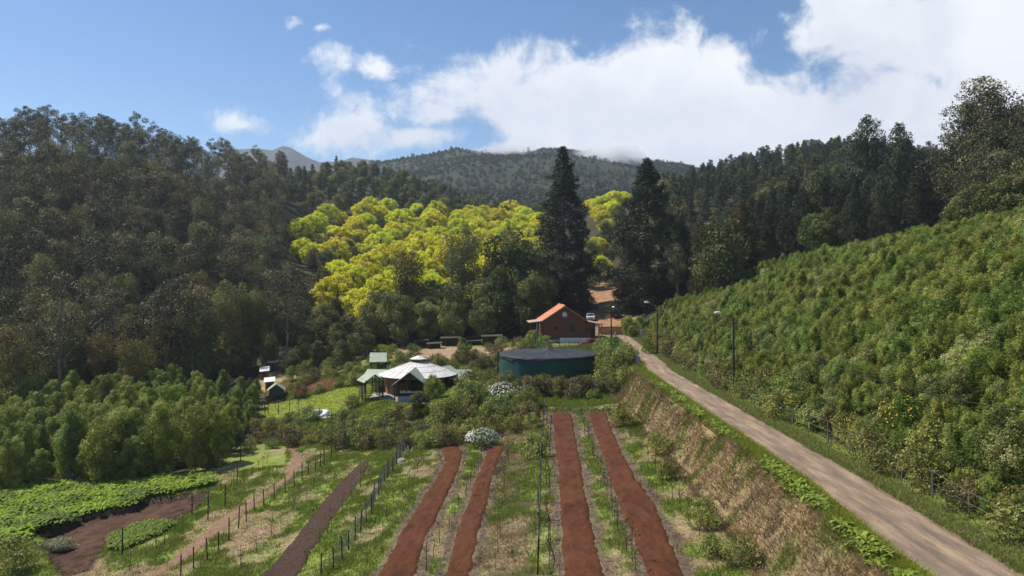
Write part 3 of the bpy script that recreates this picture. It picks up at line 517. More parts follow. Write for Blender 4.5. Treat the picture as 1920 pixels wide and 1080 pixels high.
# ------------------------------------------------------------------ placing plants
def place_parts(p, name, x, y, s, rz, label, cat, group, z=None, hs=1.):
    r = empty(name, (x, y, gz(x, y)-.05 if z is None else z), rz); r.scale = (s, s, s*hs); tag(r, label, cat, group); link('trunk', p.trunk, r); link('crown', p.crown, r)
    if hasattr(p, 'flowers'): link('flowers', p.flowers, r)
    return r
def place_whole(p, name, x, y, z, s, rz, label, cat, group, hs=1.):
    o = link(name, p.whole, None, (x, y, z), rz); o.scale = (s, s, s*hs); tag(o, label, cat, group); return o
def poisson(rg, n, x0, x1, y0, y1, dmin, ok=None, inframe=.80):
    x = rg.uniform(x0, x1, n); y = rg.uniform(y0, y1, n); k = (np.abs(x) < inframe*y+4)
    if ok is not None: k &= ok(x, y)
    x, y = x[k], y[k]; cell = {}; out = []
    for i in range(len(x)):
        dm_ = dmin(y[i]) if callable(dmin) else dmin; cx_, cy_ = int(x[i]//dm_) if not callable(dmin) else int(x[i]//3), int(y[i]//dm_) if not callable(dmin) else int(y[i]//3); rr_ = 1 if not callable(dmin) else 4; good = True
        for a in range(cx_-rr_, cx_+rr_+1):
            for b in range(cy_-rr_, cy_+rr_+1):
                for (u_, v_) in cell.get((a, b), ()):
                    if (u_-x[i])**2+(v_-y[i])**2 < dm_*dm_: good = False; break
                if not good: break
            if not good: break
        if good: cell.setdefault((cx_, cy_), []).append((x[i], y[i])); out.append((x[i], y[i]))
    return np.array(out)
def stuff_inst(name, plants, pts, sc_, rz, vi, label, cat):
    """the rest of a kind past the 300 that show largest: one object"""
    me = bpy.data.meshes.new(name); me.vertices.add(len(pts)); me.vertices.foreach_set('co', np.asarray(pts, np.float32).ravel())
    for nm, ar in (('sc', sc_), ('rz', rz), ('vi', vi)): a = me.attributes.new(nm, 'FLOAT', 'POINT'); a.data.foreach_set('value', np.asarray(ar, np.float32))
    o = link(name, me); g = bpy.data.node_groups.new(name, 'GeometryNodeTree'); g.interface.new_socket('Geometry', in_out='INPUT', socket_type='NodeSocketGeometry'); g.interface.new_socket('Geometry', in_out='OUTPUT', socket_type='NodeSocketGeometry')
    n = g.nodes; l = g.links; gi = n.new('NodeGroupInput'); go = n.new('NodeGroupOutput'); jo = n.new('GeometryNodeJoinGeometry')
    def at(nm): a = n.new('GeometryNodeInputNamedAttribute'); a.data_type = 'FLOAT'; a.inputs[0].default_value = nm; return a.outputs[0]
    for k, po in enumerate(plants):
        oi = n.new('GeometryNodeObjectInfo'); oi.transform_space = 'ORIGINAL'; oi.inputs[0].default_value = po; ip = n.new('GeometryNodeInstanceOnPoints'); l.new(gi.outputs[0], ip.inputs[0]); l.new(oi.outputs['Geometry'], ip.inputs['Instance'])
        cm = n.new('FunctionNodeCompare'); cm.data_type = 'FLOAT'; cm.operation = 'EQUAL'; l.new(at('vi'), cm.inputs[0]); cm.inputs[1].default_value = float(k); cm.inputs[12].default_value = .1; l.new(cm.outputs[0], ip.inputs['Selection'])
        cb = n.new('ShaderNodeCombineXYZ'); l.new(at('rz'), cb.inputs[2]); l.new(cb.outputs[0], ip.inputs['Rotation'])
        cs = n.new('ShaderNodeCombineXYZ'); a_ = at('sc'); [l.new(a_, cs.inputs[i]) for i in range(3)]; l.new(cs.outputs[0], ip.inputs['Scale']); l.new(ip.outputs[0], jo.inputs[0])
    l.new(jo.outputs[0], go.inputs[0]); md = o.modifiers.new('instances', 'NODES'); md.node_group = g; tag(o, label, cat, kind='stuff'); return o
def forest(pts, plants, name, label, cat, group, seed, smin, smax, nparts=0, limit=290, rest=None, sizefn=None, hs=(.9, 1.15)):
    """nearest trees as objects of their own, the rest as one mass"""
    rg = np.random.default_rng(seed); pts = pts[np.argsort(np.hypot(pts[:,0], pts[:,1]))]; z = ground(pts[:,0], pts[:,1])-.15; s = rg.uniform(smin, smax, len(pts))
    if sizefn is not None: s = s*sizefn(pts[:,0], pts[:,1])
    rz = rg.uniform(0, 6.28, len(pts)); vi = rg.integers(0, len(plants), len(pts)); first = {}
    for i in range(min(limit, len(pts))):
        p = plants[vi[i]]; x, y = pts[i]; h = rg.uniform(*hs)
        if i < nparts: place_parts(p, name, x, y, s[i], rz[i], label, cat, group, z[i], h)
        else:
            o = place_whole(p, name, x, y, z[i], s[i], rz[i], label, cat, group, h); first.setdefault(int(vi[i]), o)
    if len(pts) > limit:
        for k in range(len(plants)):
            if k not in first: first[k] = list(first.values())[0]
        stuff_inst(rest[0], [first[k] for k in range(len(plants))], np.c_[pts[limit:], z[limit:]], s[limit:], rz[limit:], vi[limit:], rest[1], rest[2])
    return pts
rg = np.random.default_rng(77)
# --- eucalyptus forest on the left hill
okL = lambda x, y: (x < -33) & (x/y < -.30+.0*y) & ~((x/y > -.44) & (y < 124)) & (y > 108+.0*x) & ((x/y < -.34) | (y < 135) | (y > 300)) & ~((x/y > -.335) & (y > 150) & (y < 300))
def ridge_lim(x, y): px = 960+F*x/y; return y < np.interp(px, [-100, 0, 150, 340, 440, 560, 640, 760], [232, 232, 250, 268, 310, 372, 432, 440])
pL = poisson(rg, 30000, -230, -33, 108, 440, lambda y: 4.5+.006*y, lambda x, y: okL(x, y) & ridge_lim(x, y))
px_ = 960+F*pL[:,0]/pL[:,1]; lim = np.interp(px_, [-100, 0, 150, 340, 440, 560, 640, 760], [232, 232, 250, 268, 310, 372, 432, 440]); top = (lim-pL[:,1]) < 26
lf = 960+F*pL[:,0]/pL[:,1] > 545
forest(pL[~top & ~lf], P_euc+P_sil[:1]+P_gold[:1], 'eucalyptus_tree', 'dark grey green eucalyptus in the dense forest on the left hillside', 'tree', 'eucalyptus trees of the left hillside', 1, .72, 1.1, nparts=110, rest=('eucalyptus_forest', 'far dark eucalyptus forest high on the left hillside', 'forest'))
forest(pL[top & ~lf], P_ridge+P_euc[:1], 'ridge_eucalyptus', 'thin crowned eucalyptus standing against the sky on the left ridge', 'tree', 'eucalyptus trees along the left ridge', 2, .7, 1.05, limit=150, rest=('eucalyptus_forest', 'eucalyptus along the left ridge', 'forest'))
# lower scrub wood, left middle distance
pS = poisson(rg, 5000, -140, 30, 292, 445, 7.0, lambda x, y: (960+F*x/y > 540) & (960+F*x/y < 1015) & ridge_lim(x, y-10*(x>-60)) & (ground(x, y) < HC+80) & (y > np.interp(960+F*x/y, [540, 600, 700, 830, 900, 1000], [255, 290, 335, 320, 330, 330])))
forest(pS, P_broad[:2]+P_pine[:1]+P_broad[2:], 'hill_tree', 'dark scrubby tree on the hill above the yellow trees', 'tree', 'dark trees on the hill above the yellow trees', 3, .55, .85, limit=280, rest=('hill_wood', 'dark wood on the hill', 'forest'))
# --- yellow trees
YP = poisson(rg, 5000, -110, 60, 142, 345, lambda y: 4.9+.007*y, lambda x, y: (960+F*x/y > np.interp(y, [140, 180, 230, 300, 345], [660, 600, 555, 570, 740])) & (960+F*x/y < np.interp(y, [140, 200, 345], [985, 1030, 1010])) & (y < np.interp(960+F*x/y, [550, 650, 700, 850, 900, 1000], [265, 290, 322, 318, 335, 340])) & (rg.uniform(0, 1, len(x)) < np.interp(y, [140, 175], [.35, 1])))
sel_ = np.random.default_rng(6).uniform(0, 1, len(YP)) < .12
forest(YP[sel_], P_broad, 'green_tree', 'plain green tree standing among the yellow green crowns', 'tree', 'green trees among the yellow ones', 44, .55, .8)
forest(YP[~sel_], P_yel, 'yellow_tree', 'broad crowned bright yellow green tree in the valley grove', 'tree', 'yellow green trees of the valley grove', 4, .7, 1.05, nparts=60, limit=290, rest=('yellow_wood', 'yellow trees', 'forest'))
for px, D, s in ((1128, 318, 1.1), (1150, 330, 1.15), (1110, 345, 1.0), (1170, 345, 1.0), (1122, 215, .95), (1118, 260, 1.), (1134, 290, .9), (1140, 275, .9), (1126, 300, 1.0), (1112, 235, .9), (1148, 300, 1.0)):
    x, y = (px-960)/F*D, D; place_whole(P_yel[0], 'yellow_tree', x, y, gz(x, y)-.2, s, D, 'yellow green tree seen between the two giant dark conifers', 'tree', 'yellow trees between the giant conifers')
rgy = np.random.default_rng(6); sel = rgy.uniform(0, 1, len(YP)) < .13
# --- dark mixed wood in the valley, in front of the yellow grove
MW = poisson(rg, 5000, -60, 12, 116, 165, 4.6, lambda x, y: (960+F*x/y > 540) & (960+F*x/y < np.interp(y, [140, 150], [995, 1015])) & (y > np.interp(960+F*x/y, [540, 620, 700, 800, 900, 960, 1030], [118, 118, 126, 132, 133, 137, 137])) & (y < np.interp(960+F*x/y, [540, 620, 700, 800, 900, 1000], [160, 150, 146, 150, 155, 162])))
forest(MW, P_broad, 'broadleaf_tree', 'dark green bushy tree in the mixed wood behind the sheds', 'tree', 'bushy trees of the wood behind the sheds', 5, .75, 1.05, nparts=60, rest=None, hs=(.9, 1.3), sizefn=lambda x, y: np.interp(960+F*x/y, [540, 640, 740, 870, 960, 1030], [.55, .65, .85, 1.0, 1.15, .9])*np.interp(y, [118, 135, 160], [.65, .85, 1.15]))
MW2 = poisson(rg, 4000, -110, -20, 106, 122, 3.4, lambda x, y: ~((960+F*x/y > 440) & (960+F*x/y < 560) & (y < 118)) & (960+F*x/y > -40) & (960+F*x/y < 700) & (y > np.interp(960+F*x/y, [0, 480, 700], [104, 113, 118])))
forest(MW2, P_broad+P_shrub[:1], 'edge_tree', 'small leafy tree along the foot of the left forest', 'tree', 'small leafy trees at the foot of the left forest', 6, .28, .5, nparts=40, hs=(.9, 1.3))
# trees that stand out
sing = [(P_gold, 258, 103, .88, 'golden olive young eucalyptus with a spire top, lower and further left of the two'), (P_gold, 310, 112, 1.05, 'rusty gold young eucalyptus rising behind its golden neighbour'), (P_sil, 385, 110, .85, 'grey green columnar eucalyptus right of the rusty gold one'),
        (P_sil, 430, 122, 1.08, 'tallest grey green columnar eucalyptus at the forest edge'), (P_sil, 468, 124, .85, 'shorter grey green eucalyptus right of the tallest columnar one'), (P_gold, 30, 100, 1.15, 'olive brown columnar eucalyptus near the left edge of the photo'),
        (P_sil, 875, 150, 1.5, 'tall narrow dark tree before the yellow grove, nearest the giant conifers'), (P_gold, 770, 148, 1.5, 'brownish narrow tree standing before the yellow grove'), (P_sil, 700, 140, .7, 'narrow grey green tree at the left foot of the yellow grove'),
        (P_broad, 960, 150, 1.75, 'large olive brown leafy tree beside the left giant conifer'), (P_broad, 925, 142, 1.0, 'rounded mid green tree behind the long sheds'), (P_broad, 1345, 132, 1.25, 'rounded pale green broadleaf tree against the dark conifers'), (P_sil, 510, 128, .6, 'slender light green tree at the forest foot by the small cabins')]
for i, (pl, px, D, s, lb) in enumerate(sing):
    x, y = (px-960)/F*D, D; place_parts(pl[i % len(pl)], 'lone_tree', x, y, s, i*1.3, lb, 'tree', None)
# tall slender one in front at the left
tall = grow('tall_eucalyptus', 131, 22, 4.6, lambda t: .45+.55*math.sin(math.pi*min(1, t*1.05)), 26, 150, .38, 1.25, greyb, LM['euc'], z0=.42, tr=.26, flat=.55, asp=.4, lean=.4, tint=(.3, 1), droop=.5)
x, y = (110-960)/F*96, 96; place_parts(tall, 'tall_eucalyptus', x, y, .98, 0, 'tall open crowned eucalyptus on a bare dark trunk in front of the forest', 'tree', None)
x, y = (428-960)/F*312, 312; place_parts(P_ridge[1], 'lone_eucalyptus', x, y, 1.15, 0, 'lone wispy eucalyptus at the right end of the left ridge', 'tree', None)
# --- giant conifers
s1 = sequoia(1, 41, 11.4); s2 = sequoia(2, 33.5, 12.6)
x, y = (1056-960)/F*165, 165; place_parts(s1, 'sequoia_tree', x, y, .97, 0, 'left and taller of the two giant dark conifers by the track', 'tree', 'giant conifers by the track')
x, y = (1213-960)/F*150, 150; place_parts(s2, 'sequoia_tree', x, y, 1.0, 1, 'right and broader of the two giant dark conifers by the track', 'tree', 'giant conifers by the track')
# --- right wood
RW = poisson(rg, 9000, 30, 130, 128, 200, 4.0, lambda x, y: (960+F*x/y > 1262) & (y > np.interp(960+F*x/y, [1262, 1330, 1450, 1560, 1700, 1800, 1920], [136, 136, 138, 134, 130, 131, 150])) & (960+F*x/y < 1790))
a = 960+F*RW[:,0]/RW[:,1]; m1 = (a > 1420) & (a < 1730)
def rsz(x, y): p = 960+F*x/y; return np.interp(p, [1262, 1330, 1450, 1480, 1600, 1640, 1700, 1740, 1800], [.95, .75, .72, .9, .82, .95, 1.08, .8, .7])
forest(RW[m1], P_cyp[1:4]+P_broad[2:3], 'conifer_tree', 'dark narrow conifer in the black wood above the young plantation', 'tree', 'dark conifers above the plantation', 7, .62, .82, nparts=60, sizefn=rsz, hs=(1., 1.2))
forest(RW[~m1], [P_cyp[0], P_cyp[3], P_euc[0], P_euc[3], P_cyp[1]], 'wood_tree', 'mixed olive and rusty tree in the wood right of the giant conifers', 'tree', 'mixed trees right of the giant conifers', 8, .62, .9, nparts=60, sizefn=rsz)
for px, D, s, pl, lb in ((1392, 142, .78, P_cyp[0], 'rust tinted cypress, rightmost of the rusty pair'), (1370, 139, .72, P_cyp[0], 'rust tinted cypress, leftmost of the rusty pair'), (1625, 165, 1.34, P_cyp[3], 'pointed spire conifer topping the dark wood, left of the two spires'), (1683, 160, 1.20, P_cyp[3], 'pointed spire conifer topping the dark wood, right of the two spires'), (1500, 156, 1.15, P_euc[1], 'grey pink crowned eucalyptus above the dark conifers'),(1235,168,1.3,P_ridge[0],'wispy eucalyptus rising just right of the right giant conifer'), (1275, 170, 1.45, P_ridge[1], 'taller wispy eucalyptus with tufted tops right of the giant conifer'),(1760,150,.95,P_ridge[2],'open crowned tree against the sky before the big eucalyptus group')):
    x, y = (px-960)/F*D, D; place_parts(pl, 'tall_tree', x, y, s, px, lb, 'tree', None)
for i, (px, D, s) in enumerate(((1800, 128, 1.1), (1825, 134, 1.5), (1850, 131, 1.5), (1880, 127, 1.45), (1905, 132, 1.55), (1940, 124, 1.45), (1865, 124, 1.2), (1812, 124, .85), (1850, 118, .95), (1890, 117, 1.0), (1925, 116, 1.05), (1815, 138, 1.1), (1960, 132, 1.4), (1785, 134, .78), (1842, 126, 1.25), (1895, 124, 1.3), (1918, 128, 1.5), (1875, 133, 1.55), (1950, 127, 1.5), (1858, 129, 1.4))):
    x, y = (px-960)/F*D, D; place_parts(P_euc[i % 5], 'big_eucalyptus', x, y, s, i, 'big grey leaved eucalyptus of the tall group at the right edge', 'tree', 'tall eucalyptus group at the right edge')
for i, (px, D, s) in enumerate(((1790, 120, .6), (1812, 118, .7), (1836, 115, .75), (1862, 114, .7), (1886, 112, .75), (1910, 110, .7), (1935, 109, .75))):
    x, y = (px-960)/F*D, D; place_parts(P_broad[i % 4], 'edge_tree', x, y, s, i, 'leafy green tree at the foot of the tall eucalyptus group on the right', 'tree', 'leafy trees below the tall right group')
# pines on the hill behind
HP = poisson(rg, 9000, 50, 330, 205, 392, 5.2, lambda x, y: (960+F*x/y > 1225) & (960+F*x/y < 1990) & ((y > 255) | (960+F*x/y < 1480)))
forest(HP, P_pine+P_pine[2:]+P_broad[:1], 'pine_tree', 'hazy blue green pine on the hill behind the right wood', 'tree', 'pines on the hill behind the right wood', 9, .5, .85, limit=290, rest=('pine_forest', 'far pine forest covering the hill behind the right wood', 'forest'))
# wood along the track sides
for i, (px, D, s) in enumerate(((1100, 205, .8), (1205, 195, .9), (1030, 190, .8), (1108, 230, .9), (1165, 240, 1.), (1135,268,.8),(1160,275,.9))):
    x, y = (px-960)/F*D, D; place_parts(P_broad[i % 4], 'track_tree', x, y, s, i, 'shaded leafy tree beside the leaf strewn track', 'tree', 'leafy trees beside the track')
# --- young plantation on the right slope
def okR(x, y): xl, xr = road(y); return (x > xr+2.2) & (y < np.interp(960+F*x/y, [1180, 1260, 1450, 1560, 1700, 1920, 2100], [134, 138, 134, 130, 124, 116, 100]))
PR = poisson(rg, 60000, 18, 105, 24, 138, lambda y: .98+.0055*y, okR)
def szR(x, y): xl, xr = road(y); return np.interp(x-xr, [2, 5, 10], [.5, .8, 1.0])*(.62+.55*fbm(x, y, 9, 2, 9))
pm = fbm(PR[:,0], PR[:,1], 7, 3, 77) > .56; pm &= rg.uniform(0, 1, len(PR)) < .45
forest(PR[~pm], P_young, 'young_tree', 'feathery green young tree in the dense plantation on the right slope', 'young tree', 'green young trees of the right plantation', 10, .62, 1.0, limit=295, rest=('young_plantation', 'further green young trees filling the right slope', 'plantation'), sizefn=szR)
forest(PR[pm], P_pale+P_young[:1], 'pale_young_tree', 'young tree with pale yellow shoots in the right plantation', 'young tree', 'pale tipped young trees of the right plantation', 11, .6, .95, limit=150, rest=('pale_plantation', 'further pale tipped young trees on the right slope', 'plantation'), sizefn=szR)
RS = poisson(rg, 4000, 18, 30, 24, 120, 1.3, lambda x, y: (x > road(y)[1]+1.7) & (x < road(y)[1]+3.6))
forest(RS, P_shrub, 'roadside_shrub', 'low dark shrub tangled in the roadside fence', 'shrub', 'shrubs along the roadside fence', 12, .55, 1.15, limit=150, rest=('roadside_scrub', 'further shrubs along the roadside fence', 'shrubs'))
# --- grove of young trees on the left
GR = poisson(rg, 9000, -75, -22, 60, 104, 2.1, lambda x, y: (960+F*x/y < np.interp(y, [60, 66, 80, 92, 104], [80, 405, 445, 478, 488])) & (y > np.interp(960+F*x/y, [-60, 100, 250, 400], [63.5, 66, 66.5, 68])))
def szG(x, y): p = 960+F*x/y; return np.interp(p, [0, 200, 330, 420, 480], [.85, .95, .9, .72, .5])*np.interp(y, [66, 100], [.95, .8])
forest(GR, P_grove, 'grove_tree', 'slender green young tree in the thicket on the left', 'young tree', 'young trees of the left thicket', 13, .55, 1.02, nparts=60, limit=280, rest=('grove', 'more of the left thicket', 'trees'), sizefn=szG)
# ------------------------------------------------------------------ object materials
wood = mat('brown_wood', (.185, .075, .042), (.11, .046, .028), 3, .7, .01, stretch=(.4, .4, 6)); woodl = mat('orange_wood', (.42, .19, .07), (.30, .12, .05), 3, .6, stretch=(1, 1, .3)); darkw = mat('dark_post_wood', (.07, .05, .04), (.03, .022, .018), 6, .9)
greywood = mat('weathered_wood', (.30, .26, .21), (.15, .125, .10), 5, .9); black = mat('black_metal', (.018, .018, .02), (.010, .010, .011), 3, .5); galv = mat('galvanised_steel', (.22, .23, .23), (.15, .16, .16), 6, .5, metal=.4)
tile = mat('terracotta_tiles', (.62, .26, .14), (.42, .165, .09), 2.2, .8, .05, bscale=9, stretch=(.5, 2.5, 1)); tile2 = mat('pale_old_tiles', (.46, .36, .28), (.30, .22, .16), 2.2, .85, .04)
net = mat('green_shade_net', (.012, .078, .058), (.007, .053, .042), .5, .75, .04, stretch=(1, 1, .35), bscale=1.6); cover = mat('dark_net_cover', (.032, .037, .045), (.018, .021, .026), .8, .7, .06, bscale=1.5); white = mat('white_paint', (.78, .78, .76), (.6, .6, .58), 3, .5); banner = mat('grey_white_banner', (.60, .64, .68), (.36, .40, .44), 1.6, .6, detail=9)
poly = mat('weathered_polycarbonate', (.74, .69, .64), (.50, .45, .42), 1.1, .5, .01, c3=(.66, .62, .57)); greenroof = mat('pale_green_sheet', (.33, .37, .28), (.24, .28, .21), 1.5, .5); concrete = mat('concrete', (.42, .40, .37), (.30, .28, .26), 2, .9, .01); blueg = mat('blue_grey_block', (.28, .36, .40), (.20, .26, .30), 2, .8)
rock = mat('dark_basalt', (.14, .10, .08), (.05, .04, .035), 4, .9, .05); tarp = mat('white_tarpaulin', (.80, .80, .78), (.55, .54, .50), 1.3, .5, .08, bscale=2.5); darkglass = mat('dark_glass', (.03, .035, .04), (.02, .022, .025), 2, .15, spec=.6)
def paint(n, c): return mat(n, c, tuple(v*.85 for v in c), 2, .3, spec=.6)

# ------------------------------------------------------------------ house
hx, hy = (1019.6-960)/F*119, 119; hz = HC-9.95; hr = R(3.5)
H = tag(empty('wooden_house', (hx, hy, hz), hr), 'brown wooden house with a terracotta gabled roof and a white round emblem', 'house')
m = MB(); Wd = 7.25; De = 8.0; mid = 3.65; eh = 3.45; ph = 5.85
m.add([(0,0,-1),(Wd,0,-1),(Wd,0,eh),(mid,0,ph),(0,0,eh),(0,De,-1),(Wd,De,-1),(Wd,De,eh),(mid,De,ph),(0,De,eh)], [(0,1,2,3,4),(9,8,7,6,5),(0,4,9,5),(1,6,7,2),(0,5,6,1),(4,3,8,9),(2,7,8,3)])
wl = m.build('wall', wood, H)
b = MB()
for k in range(16): zz = .15+k*.21; b.box(-.04, Wd+.04, -.045, -.012, zz, zz+.17)
for k in range(11):
    zz = eh+.05+k*.21
    if zz+.17 < ph-.15: hw = (ph-zz-.2)/(ph-eh)*mid; b.box(mid-hw*.98, mid+hw*.96, -.045, -.012, zz, zz+.17)
b.build('cladding', wood, H)
r1 = MB(); r1.slab([(-.45, -.55, eh-.22), (mid, -.55, ph+.10), (mid, De+.4, ph+.10), (-.45, De+.4, eh-.22)], .12); r1.build('roof', tile, H)
r2 = MB(); r2.slab([(mid+.01, -.55, ph+.10), (Wd+.35, -.55, eh-.12), (Wd+.35, De+.4, eh-.12), (mid+.01, De+.4, ph+.10)], .12); ro = r2.build('roof', tile, H)
rc = MB(); rc.tube([(mid, -.58, ph+.15), (mid, De+.42, ph+.15)], .10, 8)
for k in range(19): xx = -.35+k*(mid+.3)/18.; zt = eh-.22+(xx+.45)/(mid+.45)*(ph-eh+.32); rc.v and rc.tube([(xx, -.57, zt+.02), (xx, De+.41, zt+.02)], .05, 6)
rc.build('ridge_tiles', tile, H)
fb_ = MB(); fb_.bar((-.5, -.58, eh-.32), (mid, -.58, ph+.0), .06, .2); fb_.bar((mid, -.58, ph+.0), (Wd+.38, -.58, eh-.24), .06, .2); fb_.build('barge_board', woodl, H)
r3 = MB(); r3.slab([(Wd+.36, -.5, eh-.22), (10.35, -.5, 2.72), (10.35, De, 2.72), (Wd+.36, De, eh-.22)], .1); r3.build('side_roof', tile2, H)
r4 = MB(); r4.slab([(-2.5, .4, 3.0), (-.05, .1, 3.32), (-.05, 6.5, 3.32), (-2.5, 6.5, 3.0)], .09); r4.build('porch_roof', tile2, H)
ex = MB(); ex.box(Wd+.01, 9.1, .25, De-.5, -1, 2.95); ex.build('side_room', wood, H)
def window(x0, x1, z0, z1, y=-.06):
    f = MB(); f.box(x0, x1, y-.03, y+.01, z0, z0+.08).box(x0, x1, y-.03, y+.01, z1-.08, z1).box(x0, x0+.08, y-.03, y+.01, z0+.08, z1-.08).box(x1-.08, x1, y-.03, y+.01, z0+.08, z1-.08)
    o = f.build('window', wood, H); g = MB(); g.box(x0+.081, x1-.081, y-.012, y+.005, z0+.081, z1-.081).build('pane', darkglass, o)
window(1.7, 2.6, 1.5, 2.4); window(4.45, 5.55, 1.2, 2.75); window(7.5, 8.1, 1.2, 2.2, .19)
sh = MB(); sh.box(8.3, 8.95, .17, .21, .0, 2.3); sh.build('door', black, H)
ps = MB(); ps.box(9.55, 9.75, -.3, -.1, -1, 2.75); ps.build('porch_post', woodl, H); ps = MB(); ps.box(10.05, 10.2, -.3, -.15, -1, 2.7); ps.build('porch_post', woodl, H)
pp_ = MB()
for k in range(7): pp_.box(-2.3+k*.35, -2.22+k*.35, .5, .58, .7, 3.02)
pp_.box(-2.35, -.02, .48, .6, .6, .7).box(-2.35, -.02, .5, 6.2, .35, .5); pp_.build('porch_screen', wood, H)
for px__ in (-2.3, -1.2): q = MB(); q.box(px__, px__+.15, .45, .6, -1.5, .34); q.build('porch_post', darkw, H)
em = MB(); em.v = []; n = 28
em.add([(mid+.0+.46*math.cos(2*math.pi*k/n), -.075, 4.4+.46*math.sin(2*math.pi*k/n)) for k in range(n)]+[(mid+.46*math.cos(2*math.pi*k/n), -.05, 4.4+.46*math.sin(2*math.pi*k/n)) for k in range(n)], [tuple(range(n))]+[(k, (k+1) % n, n+(k+1) % n, n+k) for k in range(n)])
e_ = em.build('emblem', paint('emblem_blue', (.32, .50, .62)), H)
pt = MB()
for a_, rr_, s_ in ((2.1, .24, .15), (.7, .2, .12), (3.6, .2, .13), (5.1, .22, .14), (0, .0, .1), (5.9, .3, .09)): cx_, cz_ = mid+rr_*math.cos(a_), 4.4+rr_*math.sin(a_); pt.box(cx_-s_, cx_+s_, -.085, -.078, cz_-s_*.55, cz_+s_*.6)
pt.build('emblem_marks', white, e_)
bs = MB(); bs.box(-.1, Wd+.1, -.02, .2, -1.6, .02); bs.build('plinth', concrete, H)
# banner on the railing and the dark rail in front of the house
t = tag(empty('banner', (hx+2.6, 116.2, HC-10.35)), 'long grey white banner hung below the house front', 'banner'); b = MB(); b.box(0, 5.2, -.02, .02, .05, .95); b.build('cloth', banner, t, bevel=.01)
for xx in (-.05, 2.6, 5.25): q = MB(); q.tube([(xx, .06, -.9), (xx, .06, 1.05)], .04, 6); q.build('post', black, t)
t = tag(empty('railing', (hx-1., 113.0, HC-11.3)), 'thin dark railing and pale plank between the house and the covered tank', 'railing'); b = MB(); b.bar((0, 0, 1.5), (6.6, 0, 1.5), .06).bar((0, 0, .9), (6.6, 0, .9), .05); b.build('rail', black, t)
b = MB(); b.box(.3, 2.6, -.05, .12, 1.56, 1.66); b.build('plank', white, t)
for k in range(5): q = MB(); q.tube([(.1+k*1.6, 0, -.5), (.1+k*1.6, 0, 1.55)], .05, 6); q.build('post', black, t)

# ------------------------------------------------------------------ cars
def car(name, loc, rz, colr, label, L_=4.2, Wc=1.74, Hc=1.48, wagon=False):
    r = tag(empty(name, loc, rz), label, 'car'); p = paint(name+'_paint', colr); h = L_/2
    side = [(-h, .38), (-h, .78), (-h*.96, .92), (-h*.45, .98), (h*.72, .98), (h*.98, .9), (h, .62), (h*.99, .32), (-h*.98, .28)]
    b = MB(); n = len(side); b.add([(x, s*Wc/2, z) for s in (-1, 1) for x, z in side], [tuple(range(n))[::-1], tuple(range(n, 2*n))]+[(k, (k+1) % n, n+(k+1) % n, n+k) for k in range(n)]); bo = b.build('body', p, r, bevel=.08)
    f0, f1 = -h*.42, (-h*.12 if not wagon else -h*.15); b1, b0 = (h*.55, h*.8) if not wagon else (h*.8, h*.93); g = MB()
    g.add([(x, s*w_, z) for s in (-1, 1) for x, z, w_ in ((f0, .97, Wc/2-.05), (f1, Hc-.05, Wc/2-.2), (b1, Hc-.05, Wc/2-.2), (b0, .97, Wc/2-.05))], [(0,1,2,3),(7,6,5,4),(0,4,5,1),(1,5,6,2),(2,6,7,3),(3,7,4,0)]); g.build('windows', darkglass, r, bevel=.02)
    q = MB(); q.box(f1-.03, b1+.05, -(Wc/2-.19), Wc/2-.19, Hc-.045, Hc+.01)
    for s in (-1, 1):
        q.bar((f0, s*(Wc/2-.045), .98), (f1, s*(Wc/2-.19), Hc-.04), .07); q.bar((b0, s*(Wc/2-.045), .98), (b1, s*(Wc/2-.19), Hc-.04), .09); xm = (f1+b1)/2; q.bar((xm, s*(Wc/2-.04), .98), (xm, s*(Wc/2-.19), Hc-.04), .06)
    q.build('roof', p, r, bevel=.015)
    for sx_ in (-.62, .62):
        for s in (-1, 1):
            w_ = MB(); w_.tube([(sx_*h, s*(Wc/2-.2), .32), (sx_*h, s*(Wc/2+.015), .32)], .32, 18); wo_ = w_.build('wheel', black, r, bevel=.03); k = MB(); k.tube([(sx_*h, s*(Wc/2+.016), .32), (sx_*h, s*(Wc/2+.03), .32)], .19, 14); k.build('rim', galv, wo_)
    for s in (-1, 1): k = MB(); k.box(-h-.015, -h+.05, s*.62-.17, s*.62+.17, .62, .77); k.build('headlight', white, r); k = MB(); k.box(h-.05, h+.012, s*.66-.13, s*.66+.13, .62, .80); k.build('tail_light', paint('tail_red', (.5, .02, .02)), r)
    k = MB(); k.box(-h-.02, -h-.002, -.4, .4, .45, .58); k.build('grille', black, r)
    return r
p = hit(1107, 601, 120); car('parked_car', (p.x, p.y, p.z+.05), R(87), (.70, .72, .74), 'white car parked nose to the camera beside the gravel track')
p = hit(1156, 596, 120); car('parked_car', (p.x, p.y, p.z+.05), R(94), (.012, .012, .015), 'black car parked in shade on the right of the track', wagon=True)
x, y = (1110-960)/F*113, 113; car('parked_car', (x, y, HC-10.75), R(6), (.26, .010, .016), 'red car parked between the house and the covered tank')

